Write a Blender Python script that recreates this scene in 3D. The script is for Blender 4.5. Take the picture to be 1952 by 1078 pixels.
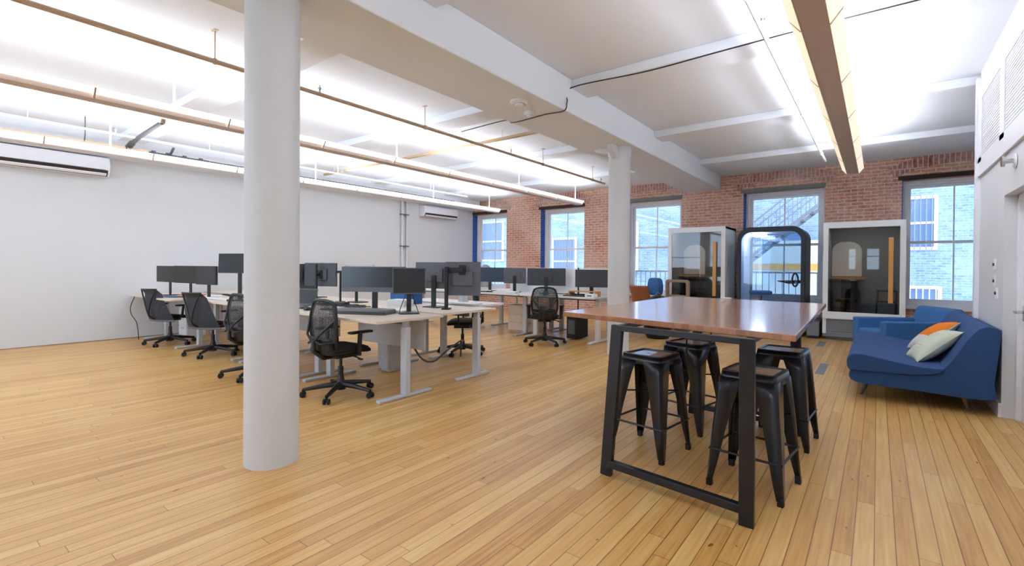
import bpy, bmesh, math, random
from mathutils import Vector, Matrix, Euler
random.seed(7)
PI = math.pi
sc = bpy.context.scene
for o in list(bpy.data.objects): bpy.data.objects.remove(o)
col = sc.collection

# ------------------------------------------------------------------ camera
cam_d = bpy.data.cameras.new('camera'); cam = bpy.data.objects.new('camera', cam_d); col.objects.link(cam)
cam_d.sensor_width = 36; cam_d.lens = 908.15 / 1952 * 36; cam_d.shift_y = -0.0120; cam_d.clip_end = 200
yaw, pitch, roll = 0.654291, 0.0083923, 0.00723544
Rw = Matrix.Rotation(yaw, 3, 'Z') @ Matrix.Rotation(PI / 2 - pitch, 3, 'X') @ Matrix.Rotation(roll, 3, 'Z')
cam.matrix_world = Matrix.Translation((0, 0, 1.35)) @ Rw.to_4x4()
sc.camera = cam
# ------------------------------------------------------------------ colour + world
sc.view_settings.view_transform = 'Standard'; sc.view_settings.look = 'None'
sc.view_settings.gamma = 1; sc.view_settings.use_curve_mapping = False
sc.view_settings.exposure = 0.9
LAMP_UP = 11.5; LAMP_SIDE = 3.0
w = bpy.data.worlds.new('world'); sc.world = w; w.use_nodes = True
bg = w.node_tree.nodes['Background']; bg.inputs[0].default_value = (0.62, 0.78, 1.0, 1); bg.inputs[1].default_value = 3.6

# ------------------------------------------------------------------ materials
def new_mat(name):
    m = bpy.data.materials.new(name); m.use_nodes = True
    return m, m.node_tree.nodes, m.node_tree.links, m.node_tree.nodes['Principled BSDF']
def hexc(r, g, b):
    f = lambda c: (c / 255 / 12.92) if c <= 10 else ((c / 255 + .055) / 1.055) ** 2.4
    return (f(r), f(g), f(b))
def mat(name, c, rough=.5, metal=0, var=.06, scale=12, bump=0, coat=0, emit=None, es=0, alpha=None, trans=0, spec=None):
    m, N, L, b = new_mat(name)
    c = hexc(*c)
    tc = N.new('ShaderNodeTexCoord'); nz = N.new('ShaderNodeTexNoise'); nz.inputs['Scale'].default_value = scale
    nz.inputs['Detail'].default_value = 3
    L.new(tc.outputs['Object'], nz.inputs['Vector'])
    mx = N.new('ShaderNodeMix'); mx.data_type = 'RGBA'
    mx.inputs[6].default_value = (*[x * (1 - var) for x in c], 1); mx.inputs[7].default_value = (*[min(1, x * (1 + var)) for x in c], 1)
    L.new(nz.outputs['Fac'], mx.inputs[0]); L.new(mx.outputs[2], b.inputs['Base Color'])
    b.inputs['Roughness'].default_value = rough; b.inputs['Metallic'].default_value = metal
    if coat: b.inputs['Coat Weight'].default_value = coat
    if spec is not None: b.inputs['Specular IOR Level'].default_value = spec
    if bump:
        bp = N.new('ShaderNodeBump'); bp.inputs['Strength'].default_value = bump; bp.inputs['Distance'].default_value = .01
        L.new(nz.outputs['Fac'], bp.inputs['Height']); L.new(bp.outputs[0], b.inputs['Normal'])
    if emit: b.inputs['Emission Color'].default_value = (*hexc(*emit), 1); b.inputs['Emission Strength'].default_value = es
    if alpha is not None: b.inputs['Alpha'].default_value = alpha
    if trans: b.inputs['Transmission Weight'].default_value = trans
    return m
def math_node(N, L, op, a, b=None, c=None):
    n = N.new('ShaderNodeMath'); n.operation = op
    for i, v in enumerate((a, b, c)):
        if v is None: continue
        if hasattr(v, 'links'): L.new(v, n.inputs[i])
        else: n.inputs[i].default_value = v
    return n.outputs[0]
def ramp(N, L, fac, stops):
    r = N.new('ShaderNodeValToRGB'); e = r.color_ramp.elements
    while len(e) < len(stops): e.new(.5)
    for i, (p, cc) in enumerate(stops): e[i].position = p; e[i].color = (*hexc(*cc), 1)
    L.new(fac, r.inputs[0]); return r.outputs[0]
def plank_mat(name, wd, ln, stops, rough=.32, coat=.0, gap=.035, axis='Y', gap_dark=.45, joint=.004, grain=.5):
    m, N, L, b = new_mat(name)
    tc = N.new('ShaderNodeTexCoord'); sp = N.new('ShaderNodeSeparateXYZ'); L.new(tc.outputs['Object'], sp.inputs[0])
    X, Y = (sp.outputs[0], sp.outputs[1]) if axis == 'Y' else (sp.outputs[1], sp.outputs[0])
    u = math_node(N, L, 'DIVIDE', X, wd); row = math_node(N, L, 'FLOOR', u); fu = math_node(N, L, 'FRACT', u)
    wn = N.new('ShaderNodeTexWhiteNoise'); wn.noise_dimensions = '1D'; L.new(row, wn.inputs['W'])
    v = math_node(N, L, 'ADD', math_node(N, L, 'DIVIDE', Y, ln), math_node(N, L, 'MULTIPLY', wn.outputs['Value'], 7.3))
    idx = math_node(N, L, 'FLOOR', v); fv = math_node(N, L, 'FRACT', v)
    cb = N.new('ShaderNodeCombineXYZ'); L.new(row, cb.inputs[0]); L.new(idx, cb.inputs[1])
    wn2 = N.new('ShaderNodeTexWhiteNoise'); wn2.noise_dimensions = '3D'; L.new(cb.outputs[0], wn2.inputs['Vector'])
    # grain
    cb2 = N.new('ShaderNodeCombineXYZ')
    L.new(math_node(N, L, 'MULTIPLY', X, 55.), cb2.inputs[0]); L.new(math_node(N, L, 'MULTIPLY', Y, 2.2), cb2.inputs[1])
    L.new(math_node(N, L, 'MULTIPLY', wn2.outputs['Value'], 30.), cb2.inputs[2])
    nz = N.new('ShaderNodeTexNoise'); nz.inputs['Scale'].default_value = 1; nz.inputs['Detail'].default_value = 4; L.new(cb2.outputs[0], nz.inputs['Vector'])
    big = N.new('ShaderNodeTexNoise'); big.inputs['Scale'].default_value = .7; L.new(tc.outputs['Object'], big.inputs['Vector'])
    f = math_node(N, L, 'ADD', math_node(N, L, 'MULTIPLY', wn2.outputs['Value'], 1 - grain), math_node(N, L, 'MULTIPLY', nz.outputs['Fac'], grain))
    f = math_node(N, L, 'ADD', f, math_node(N, L, 'MULTIPLY', math_node(N, L, 'SUBTRACT', big.outputs['Fac'], .5), .35))
    c = ramp(N, L, f, stops)
    g1 = math_node(N, L, 'LESS_THAN', fu, gap); g2 = math_node(N, L, 'LESS_THAN', fv, joint)
    g = math_node(N, L, 'MAXIMUM', g1, g2)
    mx = N.new('ShaderNodeMix'); mx.data_type = 'RGBA'; mx.blend_type = 'MULTIPLY'; mx.inputs[7].default_value = (gap_dark, gap_dark * .8, gap_dark * .6, 1)
    L.new(g, mx.inputs[0]); L.new(c, mx.inputs[6])
    # dark knots and nail marks
    vo = N.new('ShaderNodeTexNoise'); vo.inputs['Scale'].default_value = 9; vo.inputs['Detail'].default_value = 1
    mp = N.new('ShaderNodeMapping'); mp.inputs['Scale'].default_value = (2.2, .9, 1) if axis == 'Y' else (.9, 2.2, 1); L.new(tc.outputs['Object'], mp.inputs[0]); L.new(mp.outputs[0], vo.inputs['Vector'])
    kn = math_node(N, L, 'GREATER_THAN', vo.outputs['Fac'], .775)
    mx2 = N.new('ShaderNodeMix'); mx2.data_type = 'RGBA'; mx2.blend_type = 'MULTIPLY'; mx2.inputs[7].default_value = (.45, .33, .25, 1)
    L.new(kn, mx2.inputs[0]); L.new(mx.outputs[2], mx2.inputs[6]); L.new(mx2.outputs[2], b.inputs['Base Color'])
    rr = math_node(N, L, 'ADD', math_node(N, L, 'MULTIPLY', nz.outputs['Fac'], .15), rough - .07); L.new(rr, b.inputs['Roughness'])
    bp = N.new('ShaderNodeBump'); bp.inputs['Strength'].default_value = .25; bp.inputs['Distance'].default_value = .002
    L.new(math_node(N, L, 'SUBTRACT', 1., g), bp.inputs['Height']); L.new(bp.outputs[0], b.inputs['Normal'])
    if coat: b.inputs['Coat Weight'].default_value = coat; b.inputs['Coat Roughness'].default_value = .12
    return m
def brick_mat(name, c1, c2, mort, rough=.85, white=.0, bw=.215, bh=.068):
    m, N, L, b = new_mat(name)
    tc = N.new('ShaderNodeTexCoord')
    br = N.new('ShaderNodeTexBrick'); br.inputs['Scale'].default_value = 1; br.inputs['Brick Width'].default_value = bw; br.inputs['Row Height'].default_value = bh
    br.inputs['Mortar Size'].default_value = .009; br.inputs['Mortar Smooth'].default_value = .3; br.inputs['Bias'].default_value = 0
    wob = N.new('ShaderNodeTexNoise'); wob.inputs['Scale'].default_value = 6; L.new(tc.outputs['UV'], wob.inputs['Vector'])
    va = N.new('ShaderNodeVectorMath'); va.operation = 'MULTIPLY_ADD'; va.inputs[1].default_value = (.025, .025, 0)
    L.new(wob.outputs['Color'], va.inputs[0]); L.new(tc.outputs['UV'], va.inputs[2]); L.new(va.outputs[0], br.inputs['Vector'])
    br.inputs['Color1'].default_value = (*hexc(*c1), 1); br.inputs['Color2'].default_value = (*hexc(*c2), 1); br.inputs['Mortar'].default_value = (*hexc(*mort), 1)
    nz = N.new('ShaderNodeTexNoise'); nz.inputs['Scale'].default_value = 14; nz.inputs['Detail'].default_value = 5; L.new(tc.outputs['UV'], nz.inputs['Vector'])
    n2 = N.new('ShaderNodeTexNoise'); n2.inputs['Scale'].default_value = 1.1; n2.inputs['Detail'].default_value = 3; L.new(tc.outputs['UV'], n2.inputs['Vector'])
    f = math_node(N, L, 'ADD', math_node(N, L, 'MULTIPLY', nz.outputs['Fac'], .8), math_node(N, L, 'MULTIPLY', n2.outputs['Fac'], .8))
    fac = math_node(N, L, 'MULTIPLY', math_node(N, L, 'SUBTRACT', f, .68 - white), 2.0)
    n = fac.node; n.use_clamp = True
    fac2 = math_node(N, L, 'MULTIPLY', fac, .62)
    mx = N.new('ShaderNodeMix'); mx.data_type = 'RGBA'; mx.inputs[7].default_value = (*hexc(*[min(255, x + 25) for x in mort]), 1)
    L.new(fac2, mx.inputs[0]); L.new(br.outputs['Color'], mx.inputs[6]); L.new(mx.outputs[2], b.inputs['Base Color'])
    b.inputs['Roughness'].default_value = rough
    bp = N.new('ShaderNodeBump'); bp.inputs['Strength'].default_value = .7; bp.inputs['Distance'].default_value = .012; bp.invert = True
    L.new(br.outputs['Fac'], bp.inputs['Height']); L.new(bp.outputs[0], b.inputs['Normal'])
    return m
def mesh_fabric(name, c, dens=.8, sc_=260):
    m, N, L, b = new_mat(name)
    b.inputs['Base Color'].default_value = (*hexc(*c), 1); b.inputs['Roughness'].default_value = .75
    tc = N.new('ShaderNodeTexCoord'); ck = N.new('ShaderNodeTexNoise'); ck.inputs['Scale'].default_value = sc_
    L.new(tc.outputs['Object'], ck.inputs['Vector'])
    L.new(math_node(N, L, 'GREATER_THAN', ck.outputs['Fac'], .5 - (dens - .5) * .55), b.inputs['Alpha'])
    return m
M = {}
M['floor'] = plank_mat('floor_boards', .083, 1.9, [(0.15, (176, 122, 58)), (.4, (208, 158, 88)), (.6, (221, 176, 106)), (.85, (233, 199, 136))], rough=.36, gap=.055, grain=.7, gap_dark=.44, joint=.0018)
M['butcher'] = plank_mat('butcher_block', .045, 1.3, [(0.1, (150, 98, 64)), (.5, (168, 113, 77)), (.9, (184, 130, 92))], rough=.2, coat=.6, gap=.02, gap_dark=.75)
M['brick'] = brick_mat('red_brick', (206, 122, 84), (172, 92, 64), (224, 202, 184), white=.12)
M['brick_dark'] = brick_mat('arch_brick', (172, 102, 80), (140, 78, 62), (214, 194, 184), white=.1, bw=.075, bh=.22)
M['brick_blue'] = brick_mat('blue_brick', (62, 102, 190), (44, 84, 172), (84, 122, 200), white=-.3)  # blue daylight on the window reveals, put into the brick colour
M['brick_out'] = brick_mat('pale_brick', (112, 132, 156), (80, 102, 132), (136, 154, 172), white=0.06)
M['white'] = mat('white_paint', (226, 226, 224), .6, var=.02, scale=3, bump=.05)
M['ceil'] = mat('ceiling_paint', (238, 243, 249), .75, var=.015, scale=2)
M['wallw'] = mat('wall_paint', (222, 223, 223), .55, var=.02, scale=1.5, bump=.04)
M['colw'] = mat('column_paint', (216, 217, 217), .5, var=.02, scale=40, bump=.25)
M['trimw'] = mat('trim_white', (242, 242, 245), .4, var=.02)
M['greyl'] = mat('lintel_grey', (128, 134, 130), .85, var=.15, scale=9, bump=.3)
M['dark'] = mat('dark_grime', (60, 48, 42), .9)  # plain dark brown for lintels and air slots
M['taupe'] = mat('fixture_taupe', (196, 176, 160), .45, var=.03)
M['lens'] = mat('lamp_lens', (250, 236, 212), .4, var=.05, emit=(255, 232, 196), es=0.4)
M['lensw'] = mat('lamp_lens_white', (250, 248, 246), .4, var=.02, emit=(244, 247, 255), es=2.2)
M['led'] = mat('booth_led', (255, 255, 255), .4, var=0, emit=(255, 250, 240), es=9)  # glow added to brighten the booth interiors
M['lampup'] = mat('lamp_uplight', (255, 255, 255), .4, var=0, emit=(240, 244, 255), es=LAMP_UP)
M['lampupl'] = mat('lamp_uplight_soft', (255, 255, 255), .4, var=0, emit=(240, 244, 255), es=LAMP_UP * .62)
M['farpane'] = mat('far_pane', (96, 118, 146), .2)
M['steelp'] = mat('steel_pipe', (206, 180, 152), .5)
M['brass'] = mat('copper_pipe', (196, 164, 132), .45)
M['darkp'] = mat('dark_pipe', (78, 76, 76), .5, metal=.3)
M['chrome'] = mat('chrome', (200, 200, 200), .25, metal=1)
M['black'] = mat('black_plastic', (30, 31, 34), .45)
M['blackm'] = mat('black_metal', (33, 36, 44), .34, metal=.35, coat=.25)
M['fabric'] = mat('black_fabric', (24, 25, 28), .9, scale=300, var=.2)
M['mesh'] = mesh_fabric('chair_mesh', (46, 50, 54), .62)
M['mesh_g'] = mesh_fabric('chair_mesh_grey', (54, 58, 68), .82)
M['greyp'] = mat('grey_plastic', (98, 100, 104), .4)
M['silver'] = mat('silver_paint', (200, 203, 208), .38, metal=.15)
M['mdesk'] = mat('desk_laminate', (222, 206, 188), .42, var=.05, scale=20)
M['mdeskw'] = mat('desk_white', (228, 224, 220), .4, var=.03)
M['edge'] = mat('desk_edge', (150, 122, 96), .6)
M['screen'] = mat('screen_dark', (44, 50, 54), .22, var=.05)
M['screen_navy'] = mat('screen_navy', (30, 42, 62), .25, var=.05)
M['screen_blk'] = mat('screen_black', (8, 8, 9), .3, var=.05)
M['mback'] = mat('monitor_back', (96, 97, 104), .5, var=.05)
M['mbackd'] = mat('monitor_back_dark', (66, 68, 74), .5, var=.08)
M['panelg'] = mat('grey_panel', (190, 188, 186), .5)
M['paper'] = mat('paper', (236, 236, 232), .7)
M['redp'] = mat('coral_folder', (226, 140, 110), .6)
M['bluep'] = mat('blue_plastic', (40, 96, 160), .5)
M['sofa'] = mat('sofa_blue', (44, 76, 124), .92, scale=140, var=.22, bump=.15)
M['sofa2'] = mat('armchair_blue', (62, 112, 166), .92, scale=120, var=.2, bump=.15)
M['legwood'] = mat('leg_wood', (170, 130, 100), .5, scale=30, var=.12)
M['pillow'] = mat('pillow_green', (206, 212, 188), .9, scale=60, var=.08, bump=.2)
M['pilloww'] = mat('pillow_cream', (222, 216, 204), .9, scale=60, var=.06)
M['orange'] = mat('pillow_orange', (238, 124, 22), .9, scale=60, var=.1)
M['podw'] = mat('pod_white', (243, 243, 243), .4, var=.02)
M['felt'] = mat('pod_felt', (138, 140, 140), .9, scale=80, var=.08)
M['feltl'] = mat('pod_panel', (232, 228, 224), .85, scale=60, var=.04)
M['oak'] = mat('oak', (222, 160, 84), .45, scale=25, var=.12)
M['navy'] = mat('pod_navy', (34, 40, 52), .5)
M['podin'] = mat('pod_inside', (200, 214, 238), .8)
M['tan'] = mat('tan_wood', (150, 126, 100), .6, scale=20, var=.15)
M['leather'] = mat('brown_leather', (162, 92, 54), .5, scale=12, var=.15)
M['seatwood'] = mat('stool_seat', (250, 226, 194), .35, metal=0.0, coat=.8, var=.1, scale=14)
M['plinth'] = mat('plinth_grey', (120, 124, 130), .5)
M['iron'] = mat('iron_rail', (112, 118, 126), .6)
M['cream'] = mat('cream_render', (214, 206, 186), .85)
M['rub'] = mat('rubber', (18, 18, 19), .6)
M['battn'] = mat('batten_wood', (206, 178, 138), .6, scale=12, var=.15)
def glass(name, tint=(255, 255, 255), a=.12, rough=.02):
    m, N, L, b = new_mat(name)
    out = N['Material Output']
    tr = N.new('ShaderNodeBsdfTransparent'); tr.inputs[0].default_value = (*hexc(*tint), 1)
    gl = N.new('ShaderNodeBsdfGlossy'); gl.inputs['Roughness'].default_value = rough
    fr = N.new('ShaderNodeFresnel'); fr.inputs['IOR'].default_value = 1.45
    k = math_node(N, L, 'ADD', math_node(N, L, 'MULTIPLY', fr.outputs[0], 1.4), a); k.node.use_clamp = True
    mx = N.new('ShaderNodeMixShader'); L.new(k, mx.inputs[0]); L.new(tr.outputs[0], mx.inputs[1]); L.new(gl.outputs[0], mx.inputs[2]); L.new(mx.outputs[0], out.inputs[0])
    return m
M['glass'] = glass('window_glass', a=.0)
M['glassd'] = glass('pod_glass', (212, 213, 215), a=.0)
M['glassp'] = glass('clear_glass', (225, 235, 245), a=.0)

# ------------------------------------------------------------------ geometry helpers
def RZ(a): return Matrix.Rotation(a, 4, 'Z')
class MB:
    def __init__(s): s.v = []; s.f = []; s.uv = None
    def add(s, vs, fs, T=None):
        n = len(s.v)
        s.v += [tuple(T @ Vector(p)) if T else tuple(p) for p in vs]; s.f += [tuple(i + n for i in f) for f in fs]; return s
    def box(s, x0, x1, y0, y1, z0, z1, T=None):
        if x0 > x1: x0, x1 = x1, x0
        if y0 > y1: y0, y1 = y1, y0
        if z0 > z1: z0, z1 = z1, z0
        return s.add([(x0, y0, z0), (x1, y0, z0), (x1, y1, z0), (x0, y1, z0), (x0, y0, z1), (x1, y0, z1), (x1, y1, z1), (x0, y1, z1)],
                     [(0, 3, 2, 1), (4, 5, 6, 7), (0, 1, 5, 4), (1, 2, 6, 5), (2, 3, 7, 6), (3, 0, 4, 7)], T)
    def hexa(s, b, t, T=None):   # four bottom points, four top points (counter-clockwise from above)
        return s.add(list(b) + list(t), [(0, 3, 2, 1), (4, 5, 6, 7), (0, 1, 5, 4), (1, 2, 6, 5), (2, 3, 7, 6), (3, 0, 4, 7)], T)
    def bar(s, p, q, wx, wy=None, roll=0, w2=None):   # rectangular bar from p to q
        wy = wy or wx; p = Vector(p); q = Vector(q); d = (q - p).normalized()
        up = Vector((0, 0, 1)) if abs(d.z) < .95 else Vector((0, 1, 0))
        a = d.cross(up).normalized(); b = a.cross(d).normalized()
        if roll: R = Matrix.Rotation(roll, 3, d); a = R @ a; b = R @ b
        k = w2 if w2 else 1
        P = [p + a * wx / 2 * i + b * wy / 2 * j for i, j in ((-1, -1), (1, -1), (1, 1), (-1, 1))]
        Q = [q + a * wx / 2 * k * i + b * wy / 2 * k * j for i, j in ((-1, -1), (1, -1), (1, 1), (-1, 1))]
        return s.add(P + Q, [(0, 1, 2, 3)[::-1], (4, 5, 6, 7), (0, 1, 5, 4), (1, 2, 6, 5), (2, 3, 7, 6), (3, 0, 4, 7)])
    def tube(s, pts, r, n=8, close=False, sx=1):
        pts = [Vector(p) for p in pts]; N_ = len(pts); rs = r if isinstance(r, (list, tuple)) else [r] * N_
        base = len(s.v); prev = None
        for i, p in enumerate(pts):
            if close: d = (pts[(i + 1) % N_] - pts[i - 1])
            else: d = pts[min(i + 1, N_ - 1)] - pts[max(i - 1, 0)]
            d.normalize()
            if prev is None:
                up = Vector((0, 0, 1)) if abs(d.z) < .9 else Vector((1, 0, 0)); a = d.cross(up).normalized()
            else: a = (prev - d * prev.dot(d)).normalized()
            prev = a; b = d.cross(a)
            for k in range(n):
                t = 2 * PI * k / n; s.v.append(tuple(p + a * math.cos(t) * rs[i] * sx + b * math.sin(t) * rs[i]))
        seg = N_ if close else N_ - 1
        for i in range(seg):
            j = (i + 1) % N_
            for k in range(n):
                s.f.append((base + i * n + k, base + i * n + (k + 1) % n, base + j * n + (k + 1) % n, base + j * n + k))
        if not close:
            s.f.append(tuple(base + k for k in range(n))[::-1]); s.f.append(tuple(base + (N_ - 1) * n + k for k in range(n)))
        return s
    def cyl(s, p, q, r, n=16, r2=None): return s.tube([p, q], [r, r if r2 is None else r2], n)
    def lathe(s, prof, n=24, T=None):   # (r,z) profile around z
        vs = []; fs = []
        for r, z in prof:
            for k in range(n): t = 2 * PI * k / n; vs.append((r * math.cos(t), r * math.sin(t), z))
        for i in range(len(prof) - 1):
            for k in range(n): fs.append((i * n + k, i * n + (k + 1) % n, (i + 1) * n + (k + 1) % n, (i + 1) * n + k))
        fs.append(tuple(range(n))[::-1]); fs.append(tuple((len(prof) - 1) * n + k for k in range(n)))
        return s.add(vs, fs, T)
    def prism(s, poly, a, b, axis='y', T=None):  # polygon extruded along an axis
        def mk(u, v, t): return {'y': (u, t, v), 'x': (t, u, v), 'z': (u, v, t)}[axis]
        n = len(poly); vs = [mk(u, v, a) for u, v in poly] + [mk(u, v, b) for u, v in poly]
        fs = [tuple(range(n)), tuple(range(2 * n - 1, n - 1, -1))] + [(i, i + n, (i + 1) % n + n, (i + 1) % n) for i in range(n)]
        return s.add(vs, fs, T)
    def ring(s, outer, inner, a, b, axis='y', T=None):  # two loops of equal length, extruded
        def mk(u, v, t): return {'y': (u, t, v), 'x': (t, u, v), 'z': (u, v, t)}[axis]
        n = len(outer)
        vs = [mk(u, v, t) for t in (a, b) for L_ in (outer, inner) for u, v in L_]
        fs = []
        for i in range(n):
            j = (i + 1) % n
            fs += [(i, j, n + j, n + i), (2 * n + i, 3 * n + i, 3 * n + j, 2 * n + j), (i, 2 * n + i, 2 * n + j, j), (n + i, n + j, 3 * n + j, 3 * n + i)]
        return s.add(vs, fs, T)
    def grid(s, fn, nu, nv):
        vs = [fn(i / nu, j / nv) for j in range(nv + 1) for i in range(nu + 1)]
        fs = [(j * (nu + 1) + i, j * (nu + 1) + i + 1, (j + 1) * (nu + 1) + i + 1, (j + 1) * (nu + 1) + i) for j in range(nv) for i in range(nu)]
        return s.add(vs, fs)
    def build(s, name, m, parent=None, bevel=0, seg=2, smooth=True, subsurf=0, T=None, uvbox=False, solid=0, ang=35):
        me = bpy.data.meshes.new(name)
        me.from_pydata([tuple(T @ Vector(p)) for p in s.v] if T else s.v, [], s.f)
        bm = bmesh.new(); bm.from_mesh(me); bmesh.ops.recalc_face_normals(bm, faces=bm.faces)
        if uvbox:
            ul = bm.loops.layers.uv.new('UVMap')
            for f in bm.faces:
                n_ = f.normal
                for l in f.loops:
                    c = l.vert.co
                    l[ul].uv = (c.x, c.z) if abs(n_.y) > .7 else ((c.y, c.z) if abs(n_.x) > .7 else (c.x, c.y))
        bm.to_mesh(me); bm.free()
        if smooth:
            for p in me.polygons: p.use_smooth = True
            me.set_sharp_from_angle(angle=math.radians(ang))
        me.materials.append(M[m])
        o = bpy.data.objects.new(name, me); col.objects.link(o)
        if parent: o.parent = parent
        if solid: q = o.modifiers.new('t', 'SOLIDIFY'); q.thickness = solid; q.offset = 0
        if bevel: q = o.modifiers.new('b', 'BEVEL'); q.width = bevel; q.segments = seg; q.limit_method = 'ANGLE'; q.angle_limit = math.radians(40); q.harden_normals = False
        if subsurf: q = o.modifiers.new('s', 'SUBSURF'); q.levels = subsurf; q.render_levels = subsurf
        return o
def rrect(x0, x1, z0, z1, r, n=5, rb=None):
    rb = r if rb is None else rb; P = []
    for cx, cz, a0, rr in ((x1 - r, z1 - r, 0, r), (x0 + r, z1 - r, 90, r), (x0 + rb, z0 + rb, 180, rb), (x1 - rb, z0 + rb, 270, rb)):
        for k in range(n + 1):
            a = math.radians(a0 + 90 * k / n); P.append((cx + rr * math.cos(a), cz + rr * math.sin(a)))
    return P
def arcpts(p, n): return p
def bez(pts, n=20):   # Catmull-Rom through points
    P = [Vector(p) for p in pts]; out = []
    Q = [P[0] * 2 - P[1]] + P + [P[-1] * 2 - P[-2]]
    for i in range(1, len(Q) - 2):
        for k in range(n):
            t = k / n; a, b, c, d = Q[i - 1], Q[i], Q[i + 1], Q[i + 2]
            out.append(.5 * ((2 * b) + (c - a) * t + (2 * a - 5 * b + 4 * c - d) * t * t + (3 * b - a - 3 * c + d) * t ** 3))
    out.append(P[-1]); return out
def tag(o, label, cat, group=None, kind=None):
    if label: o['label'] = label
    if cat: o['category'] = cat
    if group: o['group'] = group
    if kind: o['kind'] = kind
    return o
def thing(name, label, cat, loc=(0, 0, 0), rz=0, group=None):
    o = bpy.data.objects.new(name, None); col.objects.link(o); o.location = loc; o.rotation_euler = (0, 0, rz)
    o.empty_display_size = .1
    return tag(o, label, cat, group)
def dup(root, loc, rz=None, label=None, group=None):
    def cp(o, par):
        c = o.copy(); col.objects.link(c); c.parent = par
        if par is not None: c.matrix_parent_inverse = o.matrix_parent_inverse.copy()
        for ch in kids.get(o.name, []): cp(ch, c)
        return c
    kids = {}
    def gather(o):
        kids[o.name] = list(o.children)
        for ch in kids[o.name]: gather(ch)
    gather(root)
    r = cp(root, None); r.location = loc
    if rz is not None: r.rotation_euler = (0, 0, rz)
    if label: r['label'] = label
    if group: r['group'] = group
    return r
def struct(o): o['kind'] = 'structure'; return o

# ------------------------------------------------------------------ room shell
XL, XR, YB, YF, ZC = -10.8, .914, 11.9, -4.6, 3.61
XR2 = 2.15
struct(MB().box(XL, XR2, YF, YB + .4, -.12, 0).build('floor', 'floor', smooth=False))
struct(MB().box(XL - .2, XR2 + .2, YF - .2, YB + .4, ZC, ZC + .2).build('ceiling', 'ceil', smooth=False))
struct(MB().box(XL - .2, XL, YF, YB + .4, -.12, ZC).build('wall_left', 'wallw', smooth=False))
fw = MB(); xs = XL - .2; FO = [(-9.9, -7.5), (-7.1, -4.4), (-1.08, -.74), (-.42, .1)]  # wide pair added as cool daylight fill; narrow pair mirrored in booth glass
for a, b in FO:
    za, zb = (.5, 3.35) if b - a > 1 else (1.3, 2.3)
    fw.box(xs, a, YF - .2, YF, -.12, ZC).box(a, b, YF - .2, YF, -.12, za).box(a, b, YF - .2, YF, zb, ZC); xs = b
fw.box(xs, XR2 + .2, YF - .2, YF, -.12, ZC)
struct(fw.build('wall_front', 'wallw', smooth=False))
for i, (a, b) in enumerate(FO):  # the wide ones are out of view, added for fill
    za, zb = (.5, 3.35) if b - a > 1 else (1.3, 2.3); f_ = .05
    o = struct(MB().ring([(a, za), (b, za), (b, zb), (a, zb)], [(a + f_, za + f_), (b - f_, za + f_), (b - f_, zb - f_), (a + f_, zb - f_)], YF - .15, YF - .05).box(a, b, YF - .12, YF - .08, 1.9, 1.94).build('window_%d' % (i + 6), 'trimw'))
    MB().box(a + f_, b - f_, YF - .11, YF - .105, za + f_, zb - f_).build('glass_pane', 'glass', o, smooth=False)
# right wall: solid except the door opening (y 5.2-6.2, z 0-2.03)
rw = MB(); T_ = .16
rw.box(XR, XR + T_, 6.2, 7.57, 0, ZC).box(XR, XR + T_, YF, 5.2, 0, ZC).box(XR, XR + T_, 5.2, 6.2, 2.03, ZC)
struct(rw.build('wall_right', 'wallw', smooth=False))
wf = MB().box(XR2, XR2 + .2, 7.4, YB + .4, -.12, ZC); wf.box(XR + T_, XR2, 7.4, 7.57, 0, ZC)
struct(wf.build('wall_alcove', 'wallw', smooth=False))
# baseboard on the right wall and on the left wall
struct(MB().box(XR - .02, XR, 6.2, 7.57, 0, .13).build('baseboard_right', 'trimw', smooth=False))
struct(MB().box(XL, XL + .012, YF, YB, 0, .012).build('baseboard_left', 'edge', smooth=False))
# door in the right wall
dr = MB().box(XR + T_ - .04, XR + T_, 5.24, 6.16, 0.005, 1.99); d1 = struct(dr.build('door_1', 'trimw', smooth=False))
MB().box(XR + T_ - .075, XR + T_, 6.15, 6.2, 0, 2.03).box(XR + T_ - .075, XR + T_, 5.2, 5.25, 0, 2.03).box(XR + T_ - .075, XR + T_, 5.2, 6.2, 1.985, 2.03).build('door_frame', 'trimw', d1, bevel=.004)
hd = MB().box(XR + T_ - .05, XR + T_ - .04, 6.06, 6.11, .9, 1.04).cyl((XR + T_ - .05, 6.085, .98), (XR + T_ - .1, 6.085, .98), .012).bar((XR + T_ - .1, 6.10, .98), (XR + T_ - .1, 5.97, .98), .02)
hd.build('door_handle', 'chrome', d1, bevel=.003)
# trim over the right wall: framed louvre vents
fr = MB(); th = .025
fr.box(XR - th, XR, 2.6, 7.5, 3.24, 3.43)
fr.box(XR - th, XR, 7.28, 7.5, 2.55, 3.24).box(XR - th, XR, 6.1, 6.3, 2.55, 3.24).box(XR - th, XR, 4.7, 4.9, 2.55, 3.24).box(XR - th, XR, 2.6, 7.5, 2.4, 2.6)
fr.box(XR - .04, XR, 7.5, 7.6, 0, 3.52)
struct(fr.build('trim_1', 'trimw', smooth=False))
def louvre(y0, y1, label):
    t = thing('louvre_vent', label, 'vent', (XR, y0, 2.6))
    MB().box(-.012, 0, 0, y1 - y0, 0, .64).build('backing', 'white', t, smooth=False)
    m = MB()
    for k in range(21):
        z = .02 + k * .03; m.box(-.018, -.012, .02, y1 - y0 - .02, z, z + .02)
    m.build('louvre_blades', 'trimw', t, smooth=False)
    return t
louvre(6.3, 7.28, 'white louvred vent panel high on the right wall, the one farther from the camera')
louvre(4.9, 6.1, 'white louvred vent panel high on the right wall, cut by the picture edge')
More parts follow.
